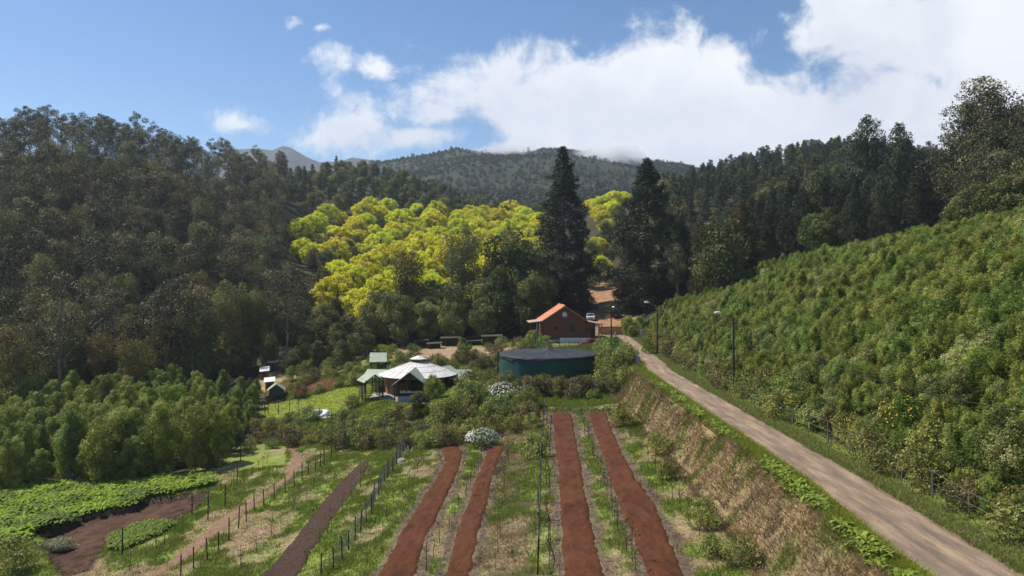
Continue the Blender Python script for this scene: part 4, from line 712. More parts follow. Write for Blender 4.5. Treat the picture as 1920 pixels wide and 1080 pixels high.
# ------------------------------------------------------------------ covered water tank
tx, ty, tz = 5.0, 95., HC-14.0; Rt = 6.72; TH = 4.2
T = tag(empty('covered_tank', (tx, ty, tz)), 'large round water tank wrapped in dark green net under a black cover', 'tank')
n = 96; b = MB(); prof = []
V = []; rows = 9
for j in range(rows):
    for k in range(n):
        a = 2*math.pi*k/n; rr_ = Rt+.035*math.sin(a*24+j)+.05*math.sin(a*9+j*1.3)*(1-j/rows)+.03*math.sin(a*41+j*2); V.append((rr_*math.cos(a), rr_*math.sin(a), TH*j/(rows-1)))
b.add(V, [(j*n+k, j*n+(k+1) % n, (j+1)*n+(k+1) % n, (j+1)*n+k) for j in range(rows-1) for k in range(n)]); b.build('net_wall', net, T, smooth=True)
b = MB(); V = []; rad = [Rt+.10, Rt+.06, Rt-.1, Rt*.75, Rt*.5, Rt*.25, Rt*.10, .05]; zz = [TH-.42, TH-.02, TH+.04, TH+.08, TH+.12, TH+.20, TH+.50, TH+.95]
for j in range(8):
    for k in range(n): a = 2*math.pi*k/n; s_ = (.03 if j < 3 else .05)*math.sin(a*16+.4*j)*(1 if j < 6 else .2)+(.08*math.sin(a*37)+.08*math.sin(a*11) if j == 0 else 0); V.append((rad[j]*math.cos(a), rad[j]*math.sin(a), zz[j]+s_))
b.add(V, [(j*n+k, j*n+(k+1) % n, (j+1)*n+(k+1) % n, (j+1)*n+k) for j in range(7) for k in range(n)]); cv_ = b.build('cover', cover, T, smooth=True)
b = MB(); b.tube([((Rt+.12)*math.cos(2*math.pi*k/64), (Rt+.12)*math.sin(2*math.pi*k/64), TH-.12+.04*math.sin(k*1.7)) for k in range(65)], .03, 5, cap=False); b.build('rope', black, cv_)
b = MB(); b.tube([(-Rt-.2, -.6, -.5), (-Rt-.2, -.6, TH+.3)], .09, 8); b.build('corner_post', black, T)
b = MB(); b.tube([(-1.2, Rt+1.2, 0), (-1.2, Rt+1.2, TH+3.6)], .10, 8); b.box(-1.35, -1.05, Rt+1.05, Rt+1.35, TH+1.4, TH+2.6); b.build('mast', mat('teal_post', (.10, .22, .22)), T)

# ------------------------------------------------------------------ round pavilion
cx_, cy_, cz = -13.05, 95., HC-15.12
PV = tag(empty('round_pavilion', (cx_, cy_, cz)), 'round wooden pavilion with a pale translucent conical roof and a small cupola', 'pavilion')
n = 24; er = 5.45; ez = 2.5; az = 4.15; b = MB(); ri = 1.0
for k in range(n):
    a0, a1 = 2*math.pi*k/n, 2*math.pi*(k+1)/n; p4 = [(er*math.cos(a0), er*math.sin(a0), ez), (er*math.cos(a1), er*math.sin(a1), ez), (ri*math.cos(a1), ri*math.sin(a1), az), (ri*math.cos(a0), ri*math.sin(a0), az)]; b.slab(p4, .05)
rf = b.build('roof', poly, PV); b = MB()
for k in range(n): a0 = 2*math.pi*k/n; b.bar((er*math.cos(a0), er*math.sin(a0), ez+.02), (ri*math.cos(a0), ri*math.sin(a0), az+.02), .03, .03)
for rr_ in (2.4, 3.9): b.tube([(rr_*math.cos(t*math.pi/24), rr_*math.sin(t*math.pi/24), az-(rr_-ri)/(er-ri)*(az-ez)+.02) for t in range(49)], .02, 4, cap=False)
b.build('roof_ribs', mat('aged_aluminium', (.62, .58, .58)), rf)
b = MB(); b.lathe([(ri+.12, az+.42), (.65, az+.62), (.05, az+.85)], 16); cu = b.build('cupola', poly, PV); b = MB(); b.lathe([(ri+.14, az+.36), (ri+.14, az+.42)], 16); b.build('cupola_rim', concrete, cu)
for k in range(10): a = 2*math.pi*k/10; q = MB(); q.bar((.9*math.cos(a), .9*math.sin(a), az-.02), (.9*math.cos(a), .9*math.sin(a), az+.45), .07); q.build('cupola_post', darkw, cu)
wr = 4.45
for k in range(16):
    a = 2*math.pi*(k+.5)/16; q = MB(); q.bar((wr*math.cos(a), wr*math.sin(a), -.4), (wr*math.cos(a), wr*math.sin(a), ez+.25), .15); q.build('post', woodl if k % 3 else wood, PV)
b = MB()
for k in list(range(0, 10))+[15]:                       # closed bays; the front right ones stay open
    a0, a1 = 2*math.pi*(k+.5)/16+.02, 2*math.pi*(k+1.5)/16-.02; b.slab([((wr)*math.cos(a0), (wr)*math.sin(a0), 2.55), (wr*math.cos(a1), wr*math.sin(a1), 2.55), ((wr-.08)*math.cos(a1), (wr-.08)*math.sin(a1), 2.55), ((wr-.08)*math.cos(a0), (wr-.08)*math.sin(a0), 2.55)], 2.9)
b.build('wall_panel', mat('warm_board', (.30, .14, .065), (.20, .09, .045), 3, .7), PV)
b = MB()
for k in (10, ): a0, a1 = 2*math.pi*(k+.5)/16+.02, 2*math.pi*(k+1.5)/16-.02; b.slab([(wr*math.cos(a0), wr*math.sin(a0), 1.7), (wr*math.cos(a1), wr*math.sin(a1), 1.7), ((wr-.08)*math.cos(a1), (wr-.08)*math.sin(a1), 1.7), ((wr-.08)*math.cos(a0), (wr-.08)*math.sin(a0), 1.7)], 2.05)
b.build('counter_wall', wood, PV); b = MB(); b.tube([(wr*math.cos(t*math.pi/24), wr*math.sin(t*math.pi/24), ez+.1) for t in range(49)], .09, 5, cap=False); b.build('ring_beam', woodl, PV)
b = MB(); b.lathe([(0.01, -.12), (5.2, -.12), (5.3, -.5)], 32); b.build('floor_slab', concrete, PV)
def gable_porch(name, ang, r0, r1, hw, zr, ze, posts=True, closed=False, label=''):
    ca, sa = math.cos(ang), math.sin(ang); t = empty(name, (cx_+ca*r0, cy_+sa*r0, cz), ang); t.parent = None; tag(t, label, 'porch', 'gabled porches round the pavilion'); Ln = r1-r0
    for s in (-1, 1): b = MB(); b.slab([(0, 0, zr), (Ln, 0, zr), (Ln, s*hw, ze), (0, s*hw, ze)], .07); b.build('roof', greenroof, t)
    b = MB(); b.bar((Ln-.1, 0, zr-.1), (Ln-.1, hw, ze-.1), .09, .14); b.bar((Ln-.1, 0, zr-.1), (Ln-.1, -hw, ze-.1), .09, .14); b.bar((Ln-.12, -hw*.92, ze+.0), (Ln-.12, hw*.92, ze), .09); b.bar((Ln-.12, 0, ze), (Ln-.12, 0, zr-.1), .09); b.build('truss', darkw, t)
    if posts:
        for s in (-1, 1):
            for xx in (Ln-.15, Ln*.45): q = MB(); q.bar((xx, s*hw*.8, -.8), (xx, s*hw*.8, ze+.25), .13); q.build('post', darkw, t)
    return t
angs = [(-90, 'gabled porch with a pale green roof on the pavilion front, facing the camera', 3.0, 8.1, 2.35, 3.75, 1.95), (-60, 'open lattice gabled porch at the left front of the pavilion', 0, 3.1, 1.45, 3.2, 2.2), (167, 'green roofed porch at the far left of the pavilion, behind the lattice porch', 4.2, 7.6, 1.6, 2.9, 2.0),
        (116, 'green roofed porch behind the pavilion, left of its cupola', 4.0, 7.0, 1.9, 2.95, 2.1), (56, 'pale roofed porch behind the pavilion, right of its cupola', 4.0, 7.0, 1.9, 2.95, 2.1), (8, 'green roofed porch projecting from the right side of the pavilion', 4.2, 7.4, 1.9, 2.95, 1.9)]
PO = [gable_porch('gabled_porch', R(a), r0, r1, hw, zr, ze, label=lb) for a, lb, r0, r1, hw, zr, ze in angs]
b = MB(); L0 = 8.1-3.0; b.box(L0-.25, L0-.08, -1.5, 1.9, -.7, .62); b.build('low_wall', blueg, PO[0]); PO[1].location = (-19.4, 91.6, cz)
b = MB()
for k in range(5): b.box(L0-1.6, L0-1.55, -1.5, 1.5, .9+k*.3, .95+k*.3)
b.box(L0-2.2, L0-1.6, -1.6, 1.6, -.1, .85); b.build('shelving', darkw, PO[0])
ob = MB()
for k in range(14): rr__ = random.Random(k); xx = -1.4+k*.2; ob.box(L0-1.55, L0-1.3, xx, xx+.13, .86, .86+rr__.uniform(.15, .35))
ob.build('stored_pots', white, PO[0])
b = MB()
for s in (-1, 1):
    for k in range(9): b.box(.1+k*.34, .15+k*.34, s*1.2-.02, s*1.2+.02, -.2, 2.1)
    for k in range(6): b.box(.1, 2.95, s*1.2-.025, s*1.2+.025, .1+k*.32, .15+k*.32)
for k in range(6): b.box(2.97, 3.01, -1.2, -.2, .1+k*.32, .15+k*.32)
b.build('lattice', darkw, PO[1])
# free standing green canopy behind
p = hit(709, 692, 60); D_ = p.y; t = tag(empty('canopy_shelter', (p.x, p.y, p.z)), 'free standing open shelter with a flat looking green roof left behind the pavilion', 'shelter')
s_ = D_/F; wz = 15*s_; b = MB(); b.slab([(-19*s_, 1.5, 30*s_), (13*s_, 1.5, 30*s_), (18*s_, -.6, wz+.05), (-15*s_, -.6, wz-.03)], .07); b.build('roof', greenroof, t)
b = MB(); b.slab([(-19*s_, 1.52, 30*s_), (13*s_, 1.52, 30*s_), (13*s_, 3.2, 1.5), (-19*s_, 3.2, 1.5)], .07); b.build('roof', greenroof, t)
for xx in (-13*s_, 0, 15*s_): q = MB(); q.bar((xx, -.3, -.4), (xx, -.3, wz), .1); q.build('post', darkw, t); q = MB(); q.bar((xx-.2, 1.45, -.4), (xx-.2, 1.45, 29*s_), .1); q.build('post', darkw, t)

# ------------------------------------------------------------------ small cabins on the left, sheds at the back
def shed(px, py, wpx, hpx, deep, label, roofm=greenroof, gable=False, tilt=.25, wallm=wood, d0=70, grp=None, openf=False, ov=.25):
    p = hit(px, py, d0); s_ = p.y/F; w_ = wpx*s_; h_ = hpx*s_; t = tag(empty('small_shed', tuple(p), math.atan2(-p.x, p.y)*.9), label, 'shed', grp); hw = w_/2
    if gable:
        for s in (-1, 1): b = MB(); b.slab([(0, -ov, h_), (0, deep+ov, h_), (s*(hw+.1), deep+ov, h_*.55), (s*(hw+.1), -ov, h_*.55)], .07); b.build('roof', roofm, t)
        b = MB(); b.add([(-hw*.85, 0, -.5), (hw*.85, 0, -.5), (hw*.85, 0, h_*.55), (0, 0, h_*.94), (-hw*.85, 0, h_*.55), (-hw*.85, deep, -.5), (hw*.85, deep, -.5), (hw*.85, deep, h_*.55), (0, deep, h_*.94), (-hw*.85, deep, h_*.55)], [(0,1,2,3,4),(9,8,7,6,5),(0,4,9,5),(1,6,7,2),(0,5,6,1),(4,3,8,9),(2,7,8,3)]); b.build('wall', wallm, t)
        b = MB()
        for k in range(8): xx = -hw*.8+k*hw*.225; b.box(xx, xx+.05, -.05, -.003, 0, h_*(.55+.36*(1-abs(xx)/hw)))
        b.build('slats', darkw, t)
    else:
        b = MB(); b.slab([(-hw-ov, deep+ov, h_+tilt), (hw+ov, deep+ov, h_+tilt+.12), (hw+ov, -ov, h_+.12), (-hw-ov, -ov, h_)], .06); b.build('roof', roofm, t)
        b = MB(); b.box(-hw, hw, deep*.55 if openf else 0, deep, -.5, h_-.03); b.build('wall', wallm, t)
        if openf:
            for s in (-1, 0, 1): q = MB(); q.box(s*(hw-.06)-.05, s*(hw-.06)+.05, 0, .1, -.4, h_-.01); q.build('post', darkw, t)
        b = MB(); b.box(-hw*.35, hw*.25, -.03 if not openf else deep*.55-.03, -.005 if not openf else deep*.55-.005, 0, min(1.8, h_*.8)); b.build('door', darkw, t)
    return t
whiter = mat('white_sheet_roof', (.80, .79, .75), (.62, .61, .58), 2, .9, spec=.05)
shed(512, 697, 15, 17, 1.6, 'small dark cabin with a pale lean-to roof, furthest of the left cabins', whiter, tilt=.5)
shed(496, 713, 12, 16, 1.4, 'small cabin with a white lean-to roof, middle of the left cabins', whiter, tilt=.55)
shed(505, 730, 14, 15, 1.2, 'small cabin with a bright white flat roof directly behind the green gabled shed', whiter, tilt=.5)
shed(518, 748, 30, 28, 2.2, 'slatted shed with a pale green gabled roof beside the mown lawn', gable=True, wallm=mat('dim_green_wall', (.10, .12, .08)), ov=.3)
shed(441, 736, 27, 20, 2.2, 'green gabled hut half hidden by the left thicket', gable=True, wallm=mat('dim_green_wall', (.10, .12, .08)))
G = 'low sheds along the back terrace'
for px, py, wp, hp, lb in ((743, 653, 13, 7, 'tiny open shelter with a light roof, leftmost of the back terrace row'), (757, 650, 12, 7, 'tiny open shelter second from the left on the back terrace'), (789, 653, 24, 12, 'low shed with a thin green grey roof left of the longest one'), (814, 656, 24, 9, 'low rail fronted shed with a reddish roof edge'),
                           (845, 650, 34, 14, 'dark red brown low shed in the middle of the back terrace'), (890, 647, 25, 8, 'low shelter with a pale roof edge between the two dark sheds'), (922, 649, 35, 19, 'tallest dark box shed, furthest right on the back terrace')):
    shed(px, py, wp, hp, 1.8, lb, mat('thin_roof', (.08, .075, .055), spec=.05), tilt=.15, openf=True, grp=G, wallm=mat('red_brown_board', (.09, .04, .03)), d0=100)
# pergola rail
p = hit(942, 655, 95); t = tag(empty('pergola', tuple(p)), 'pale wooden rail frame between the back sheds and the tank', 'pergola'); s_ = p.y/F
b = MB(); b.bar((-14*s_, 0, 13*s_), (13*s_, 0, 14*s_), .07); b.bar((-12*s_, -.8, 3*s_), (12*s_, .5, 12*s_), .07); b.build('rail', woodl, t)
for k in range(5): xx = -12*s_+k*6*s_; q = MB(); q.bar((xx, 0, -.4), (xx, 0, 13*s_), .07); q.build('post', woodl, t)
p = hit(484, 743, 80); t = tag(empty('wooden_pallet', tuple(p)), 'pale wooden pallet table left of the slatted shed', 'pallet'); b = MB()
for k in range(6): b.box(-.8, .8, -.6+k*.22, -.45+k*.22, .5, .55)
b.build('boards', woodl, t)
for s in (-.7, .7): q = MB(); q.box(s-.05, s+.05, -.5, -.4, 0, .5); q.build('leg', woodl, t); q = MB(); q.box(s-.05, s+.05, .4, .5, 0, .5); q.build('leg', woodl, t)
# tarpaulin heap
def blob(name, p, rx, ry, rz_, material, seed, rough=.3, nu=28, nv=12, label=None, cat=None, group=None):
    rg = np.random.default_rng(seed); V = []; F_ = []; ph_ = rg.uniform(0, 6.28, 8)
    for j in range(nv+1):
        for i in range(nu):
            th = math.pi*.55*j/nv; a = 2*math.pi*i/nu; q = 1+rough*(math.sin(a*2+ph_[0])*.35+math.sin(a*3+ph_[1]+th*2)*.35+math.sin(a*7+ph_[2]+th*5)*.16)*math.sin(th)+rough*.25*math.sin(th*6+ph_[3]+a*2)
            V.append((rx*q*math.sin(th)*math.cos(a), ry*q*math.sin(th)*math.sin(a), rz_*(q if j < nv else 1)*math.cos(th)))
    F_ = [(j*nu+i, j*nu+(i+1) % nu, (j+1)*nu+(i+1) % nu, (j+1)*nu+i) for j in range(nv) for i in range(nu)]
    m = MB(); m.add(V, F_); o = m.build(name, material, None, smooth=True, loc=tuple(p)); tag(o, label, cat, group); return o
p = hit(602, 783, 60); blob('tarpaulin_heap', p+Vector((0, 0, .05)), 1.25, .8, .95, tarp, 3, .45, label='white tarpaulin draped over a heap below the lawn', cat='tarpaulin')
p = hit(612, 784, 60); blob('tarpaulin_heap', p+Vector((.3, -.5, .0)), .75, .35, .25, tarp, 8, .4, label='small flat fold of white tarpaulin in front of the bigger heap', cat='tarpaulin')
p = hit(107, 1022, 30); cv__, ct__ = clump_leaves(np.random.default_rng(3), [(np.array((0, 0, .1)), (1.35, .8, .32), .5), (np.array((.4, .2, .15)), (.7, .5, .35), .8)], 900, .55, .07, .6, .3); o = link('straw_heap', mesh_np('straw_heap', cv__, np.arange(len(cv__)).reshape(-1, 4), leafmat('cut_stalks', [(.16, .17, .08), (.36, .36, .2)], .2, .05, 0), tint=ct__), None, tuple(p)); tag(o, 'flattened heap of pale cut plants in the dug soil', 'heap') if 1 else blob('straw_heap', p, 1.3, .8, .35, None, 5, .5, label='flattened heap of pale cut plants in the dug soil', cat='heap')
# stones closing the beds
rr = random.Random(4)
for i in range(22):
    p = hit(1036+i*5.4, 771+rr.uniform(-1.5, 1.5), 50); blob('stone', p, rr.uniform(.18, .36), rr.uniform(.15, .25), rr.uniform(.16, .34), rock, 40+i, .35, 10, 6, 'dark rough stone in the low row at the far end of the straight beds', 'stone', 'stones across the bed ends')
# pipe frames and prunings near the curved beds
for lb, a_, b_, leg in (('leaning pale pipe frame above the top of the left fence', (760, 789), (775, 794), 40), ('horizontal pale pipe frame among the shrubs above the curved beds', (822, 789), (846, 791), 17)):
    g_ = hit(a_[0], a_[1]+leg, 40); s_ = g_.y/F; t = tag(empty('pipe_frame', tuple(g_)), lb, 'frame'); dx = (b_[0]-a_[0])*s_; dz = -(b_[1]-a_[1])*s_; b = MB(); b.tube([(0, 0, leg*s_), (dx, .2, leg*s_+dz)], .045, 6); b.build('top_bar', white, t)
    for x0, z0 in ((0, leg*s_), (dx, leg*s_+dz)): q = MB(); q.tube([(x0*.6, 0, -.3), (x0, 0, z0)], .04, 6); q.build('leg', greywood, t)
for i, (px, py, h_) in enumerate(((760, 846, 14), (765, 848, 11), (771, 850, 10), (757, 852, 9))):
    p = hit(px, py, 40); s_ = p.y/F; m = MB(); m.tube([tuple(p), (p.x+.12*(i-1), p.y, p.z+h_*s_)], [.05, .035], 6); o = m.build('pale_stick', white); tag(o, 'short pale cut stick standing at the top end of the fence', 'stick', 'pale sticks at the fence end')
p = hit(753, 866, 40); blob('stone', p, .42, .3, .3, concrete, 77, .3, 12, 7, 'single grey boulder at the far end of the wire fence', 'stone')

# ------------------------------------------------------------------ fences
pm_ = None
def fence(name, pts, hpost, material, label, wires=(.3, .6, .9), rad=.05, wm=None, lean=.05, seed=1, mesh=False):
    rr = random.Random(seed); t = tag(empty(name, tuple(pts[0])), label, 'fence'); o0 = Vector(pts[0]); q = MB(); q.tube([(0, 0, -.4), (0, 0, hpost)], [rad, rad*.85], 7); me = q.build('post', material, t); first = True; tops = []
    for i, p in enumerate(pts):
        o = me if first else me.copy()
        if not first: col.objects.link(o)
        first = False; o.parent = t; o.location = Vector(p)-o0; k = rr.uniform(.85, 1.15); o.scale = (1, 1, k); o.rotation_euler = (rr.uniform(-lean, lean), rr.uniform(-lean, lean), 0); tops.append((Vector(p)-o0, k))
    w_ = MB()
    for (a, ka), (b, kb) in zip(tops, tops[1:]):
        for f in wires: w_.tube([a+Vector((0, 0, hpost*f*ka)), (a+b)/2+Vector((0, 0, hpost*f*(ka+kb)/2-.03)), b+Vector((0, 0, hpost*f*kb))], .008 if not mesh else .014, 4, cap=False)
        if mesh:
            n_ = max(2, int((b-a).length/.22))
            for j in range(n_): c_ = a+(b-a)*(j/n_); w_.tube([c_+Vector((0, 0, .05)), c_+Vector((0, 0, hpost*.97))], .010, 3, cap=False)
    w_.build('wire', wm or galv, t); return t
F1 = [(339,1080),(363,1068),(389,1055),(410,1031),(429,1015),(447,992),(462,981),(477,959),(495,951),(514,939),(535,925),(552,915),(566,902),(578,892),(591,886),(601,876),(608,872),(621,864),(630,851),(645,840),(655,832)]
fence('post_fence', [hit(*p) for p in F1], 1.45, darkw, 'dark wooden post fence beside the wood chip path, left of the dark bed', (.35, .7), .045)
F2 = [(602,1080),(625,1070),(642,1052),(654,1031),(666,1015),(676,1000),(687,981),(697,967),(703,940),(710,929),(714,919),(721,905),(727,896),(736,885),(743,871),(750,860),(756,848)]
fence('post_fence', [hit(*p) for p in F2], 1.4, darkw, 'dark wooden post and mesh fence right of the dark mulched bed', (.3, .6, .9), .045, mesh=True)
F3 = [(1008,1078),(1010,1020),(1011,975),(1012,938),(1013,905),(1014,880),(1016,858),(1017,838),(1018,820),(1019,805),(1020,790),(1021,779)]
t = fence('line_fence', [hit(*p, d0=25) for p in F3], 1.9, black, 'black upright posts in a straight line left of the straight beds', (.45, .9), .04)
q = MB(); o0 = Vector(t.location); pr = [hit(*p, d0=25)-o0+Vector((0.04, 0, .95)) for p in F3]; q.tube(pr, .035, 6); q.build('pipe', black, t)
F4 = [(1156,648),(1158.5,650),(1161,652.5),(1164,655),(1167,658),(1170.5,661.5),(1174,665),(1178,669),(1182,673),(1186.5,678),(1191,683.5),(1196,689),(1199.5,694)]
f4 = []
for px, py in F4: D = 10*F/(py-530); f4.append(Vector(((px-960)/F*D, D, HC-10.)))
fence('mesh_fence', f4, 1.45, mat('grey_steel', (.16, .19, .21)), 'grey steel mesh fence along the left road edge by the tank shrubs', (.05, .5, .97), .045, mesh=True, lean=.01)
f5 = [Vector((road(y)[1][()]+1.55, y, gz(road(y)[1][()]+1.55, y))) for y in np.r_[26.5, np.arange(29, 72, 2.7), 75, 80, 86, 92]]
fence('roadside_fence', f5, 1.25, galv, 'galvanised post and wire fence along the right side of the road', (.55, .97), .035, lean=.03)
F6 = [(480,764),(492,768),(497,777),(503,775),(522,776),(542,778),(561,780),(583,786),(600,792),(622,796),(642,800)]
fence('post_fence', [hit(*p, d0=60) for p in F6], 1.9, darkw, 'dark wooden post fence below the mown lawn', (.3, .6, .9), .05)
F7 = [(645,806),(662,806),(680,806),(697,806),(712,806),(726,806),(742,808)]
fence('post_fence', [hit(*p, d0=60) for p in F7], 1.3, darkw, 'short dark post fence at the foot of the lime green mound', (.5, .9), .045, mesh=True)
# scattered taller posts in the left grass
q = MB(); q.tube([(0, 0, -.4), (0, 0, 1.9)], [.05, .04], 6); pst = q.build('grass_post', darkw)
for i, (px, py) in enumerate(((229,1043),(444,910),(451,865),(467,840),(360,965),(422,953),(390,975))):
    o = pst if i == 0 else pst.copy()
    if i: col.objects.link(o)
    p = hit(px, py); o.location = p; o.rotation_euler = (.03*(i % 3-1), .04*(i % 2), 0); tag(o, 'single dark post standing in the grass left of the chip path', 'post', 'single posts left of the chip path')

# ------------------------------------------------------------------ lamps, poles, gate
def lamp(x, y, zb, h_, armdir, label, armlen=1.25, rise=.35, wood_=darkw, stay=True):
    t = tag(empty('street_lamp', (x, y, zb)), label, 'street lamp'); q = MB(); q.tube([(0, 0, -.8), (0, 0, h_)], [.13, .085], 10); q.build('pole', wood_, t)
    d = Vector(armdir).normalized(); q = MB(); q.tube([(0, 0, h_-.35), d*armlen*.5+Vector((0, 0, h_+.05)), d*armlen+Vector((0, 0, h_+rise))], .035, 6); q.build('arm', galv, t)
    e = d*armlen+Vector((0, 0, h_+rise)); q = MB(); q.tube([e-d*.1, e+d*.15+Vector((0, 0, .03)), e+d*.55+Vector((0, 0, .05)), e+d*.68+Vector((0, 0, .04))], [.05, .14, .13, .04], 10); q.build('lamp_head', white, t, smooth=True)
    q = MB(); q.box(-.25, .25, -.04, .04, h_-.25, h_-.17)
    for s in (-.2, .2): q.tube([(s, 0, h_-.17), (s, 0, h_-.02)], .03, 6)
    q.build('crossarm', galv, t)
    if stay: q = MB(); q.tube([(.9, -1.2, -.4), (.55, -1.2, 1.0)], .06, 6); q.build('stub_stay', white, t)
    return t
lamp(20.2, 95, HC-10.1, 7.0, (-1, -.2, 0), 'wooden street lamp pole further up the road, its white head against the dark trees')
lamp(20.0, 61.7, HC-10.1, 7.0, (-1, -.25, 0), 'taller looking nearer street lamp pole with a white head over the plantation edge')
t = lamp((1146-960)/F*109, 109, HC-10.2, 6.2, (.3, -1, 0), 'thin black lamp pole by the gate at the end of the mesh fence', .5, .1, black, False)
def cable(a, b, sag, label):
    a, b = Vector(a), Vector(b); q = MB(); q.tube([a+(b-a)*(k/24)-Vector((0, 0, sag*4*(k/24)*(1-k/24))) for k in range(25)], .022, 5); o = q.build('power_cable', black); tag(o, label, 'cable')
cable((20.0, 61.7, HC-3.35), (20.6, 4, HC-2.2), 2.6, 'black power cable sagging over the right slope from the nearer lamp pole')
cable((20.2, 95, HC-3.35), (20.0, 61.7, HC-3.35), 1.1, 'thin cable between the two roadside lamp poles')
gxl, gxr = 18.9, 22.6; t = tag(empty('gate', (gxl-.2, 130.5, HC-10)), 'black metal sliding gate across the road at the start of the gravel track', 'gate'); b = MB(); b.box(-2, 3.9, 0, .08, .1, .2).box(-2, 3.9, 0, .08, 1.5, 1.6)
for k in range(40): b.box(-2+k*.15, -2+k*.15+.12, .02, .06, .2, 1.5)
b.build('gate_leaf', black, t)
b = MB(); b.box(gxr+.3, gxr+.75, 129.6, 130.05, HC-10.6, HC-7.4); o = b.build('gate_pillar', white); tag(o, 'white gate pillar at the right end of the black gate', 'pillar'); b = MB(); b.box(gxr-.5, gxr+.05, 130.0, 130.4, HC-10.6, HC-7.0); o = b.build('gate_pillar', black); tag(o, 'dark gate pillar just left of the white one', 'pillar')
b = MB(); b.box(-.25, .25, -.2, .2, -.5, 1.2); b.box(-.3, .3, -.25, .25, 1.2, 1.28); o = b.build('meter_cabinet', white, loc=(gxr+1.5, 127.5, HC-9.9)); tag(o, 'small white cabinet beside the gate pillars', 'cabinet')
b = MB(); b.tube([(0, 0, -.3), (0, 0, 2.0)], .1, 8); o = b.build('fence_end_post', concrete, loc=((1154-960)/F*111, 111, HC-10)); tag(o, 'pale concrete post ending the mesh fence near the gate', 'post')

# ------------------------------------------------------------------ saplings in the strips
def sapling(seed, h=1.25):
    rg = np.random.default_rng(seed); br = [(curve((0, 0, -.1), (rg.normal(0, .05), rg.normal(0, .05), h), 3, 0, rg, .015), [.022, .018, .012, .008])]
    for k in range(5): z = h*rg.uniform(.4, .9); a = rg.uniform(0, 6.28); br.append(([(0, 0, z), (.22*math.cos(a), .22*math.sin(a), z+.2)], [.010, .005]))
    cl = [(np.array((rg.normal(0, .12), rg.normal(0, .12), h*rg.uniform(.5, 1.0))), (.13, .13, .12), rg.uniform(0, 1)) for _ in range(4)]; cv, ct = clump_leaves(rg, cl, 7, .10, .5); tv, tq = limb_mesh(br, 4); return finish('sapling', tv, tq, cv, ct, darkw, LM['shrub'])
SP = [sapling(200+i, 1.1+.15*i) for i in range(4)]
rows = [([(800,1075),(855,960),(905,870)], 12, 'thin bare sapling in the strip between the two curved red beds'), ([(930,1070),(940,960),(955,850)], 12, 'thin bare sapling right of the curved red beds'), ([(1190,1075),(1150,960),(1118,870),(1088,785)], 26, 'thin dark sapling in the strip between the two straight beds'),
        ([(1330,1040),(1250,920),(1170,800)], 14, 'thin sapling right of the straight beds at the foot of the bank'), ([(690,1060),(740,950),(795,870)], 11, 'thin sapling in the grass left of the curved beds'), ([(575,1060),(640,960),(690,890)], 8, 'thin sapling between the dark bed and the mesh fence'),
        ([(450,1070),(540,970),(620,885)], 10, 'thin sapling between the post fence and the dark bed'), ([(240,1075),(340,1000),(430,930),(500,870)], 13, 'thin sapling in the grass left of the chip path'), ([(290,1030),(370,960),(440,900)], 7, 'thin sapling further left in the grass by the dug soil'), ([(1030,1070),(1028,960),(1025,860),(1025,790)], 16, 'thin sapling in the strip left of the straight beds')]
for pl, n, lb in rows:
    for k in range(n):
        t_ = k/(n-1); py = pl[0][1]+(pl[-1][1]-pl[0][1])*(1-(1-t_)**1.6); px = np.interp(-py, [-q[1] for q in pl], [q[0] for q in pl])+rr.uniform(-3, 3); p = hit(px, py)
        place_parts(SP[rr.randrange(4)], 'sapling', p.x, p.y, rr.uniform(.8, 1.25), rr.uniform(0, 6), lb, 'sapling', lb.replace('thin ', '').replace('bare ', '')+'s', p.z)

# ------------------------------------------------------------------ shrubs of the middle ground
def okM(x, y):
    px = 960+F*x/y; k = (px > 470) & (px < 1160) & ~inpoly(x, y, PLAZA) & ~inpoly(x, y, LAWN) & (np.hypot(x-cx_, y-cy_) > 6.9) & (np.hypot(x-tx, y-ty) > 7.6)
    k &= ~((y > 74) & (y < 79) & (px > 1000)); k &= ~(inpoly(x, y, MOUND) & (vnoise(x, y, 2.2, 4) < .72)); k &= ~(inpoly(x, y, BACKT) & (vnoise(x, y, 2.2, 5) < .88)) & ~(inpoly(x, y, REDBANK))
    k &= ~((y < 98) & (y > 79) & (px > 675) & (px < 850)) & ~((y > 72) & (y < 90) & (px > 578) & (px < 630)) & ~((y > 90) & (y < 135) & (px > 484) & (px < 532)); k &= ~((y > 98) & (y < 112) & (px > 670) & (px < 735)); k &= ~((px > 995) & (y > 105)); k &= ~((px > 470) & (px < 550) & (y > 88) & (y < 126) & (vnoise(x, y, 2., 8) < .85)); return k
SH = poisson(np.random.default_rng(21), 5000, -48, 14, 74, 122, 2.05, okM)
forest(SH, P_shrub+P_limesh[:1]*0+P_shrub[:1], 'garden_shrub', 'mixed low shrub on the slopes round the pavilion and the tank', 'shrub', 'shrubs round the pavilion and tank', 22, .45, 1.15, limit=290, rest=('garden_scrub', 'further low shrubs round the pavilion', 'shrubs'))
okB = lambda x, y: (960+F*x/y > 560) & (960+F*x/y < 1000) & (y > np.interp(960+F*x/y, [560, 640, 800, 870, 1000], [76, 70, 63.5, 65.5, 66]))
SB = poisson(np.random.default_rng(22), 2000, -30, 3, 62, 76, 1.5, okB)
forest(SB, [P_shrub[3], P_shrub[0], P_shrub[2]], 'brown_shrub', 'olive brown shrub in the thick belt behind the curved beds', 'shrub', 'shrubs of the belt behind the curved beds', 23, .6, 1.1, limit=200, rest=('scrub_belt', 'shrub belt', 'shrubs'))
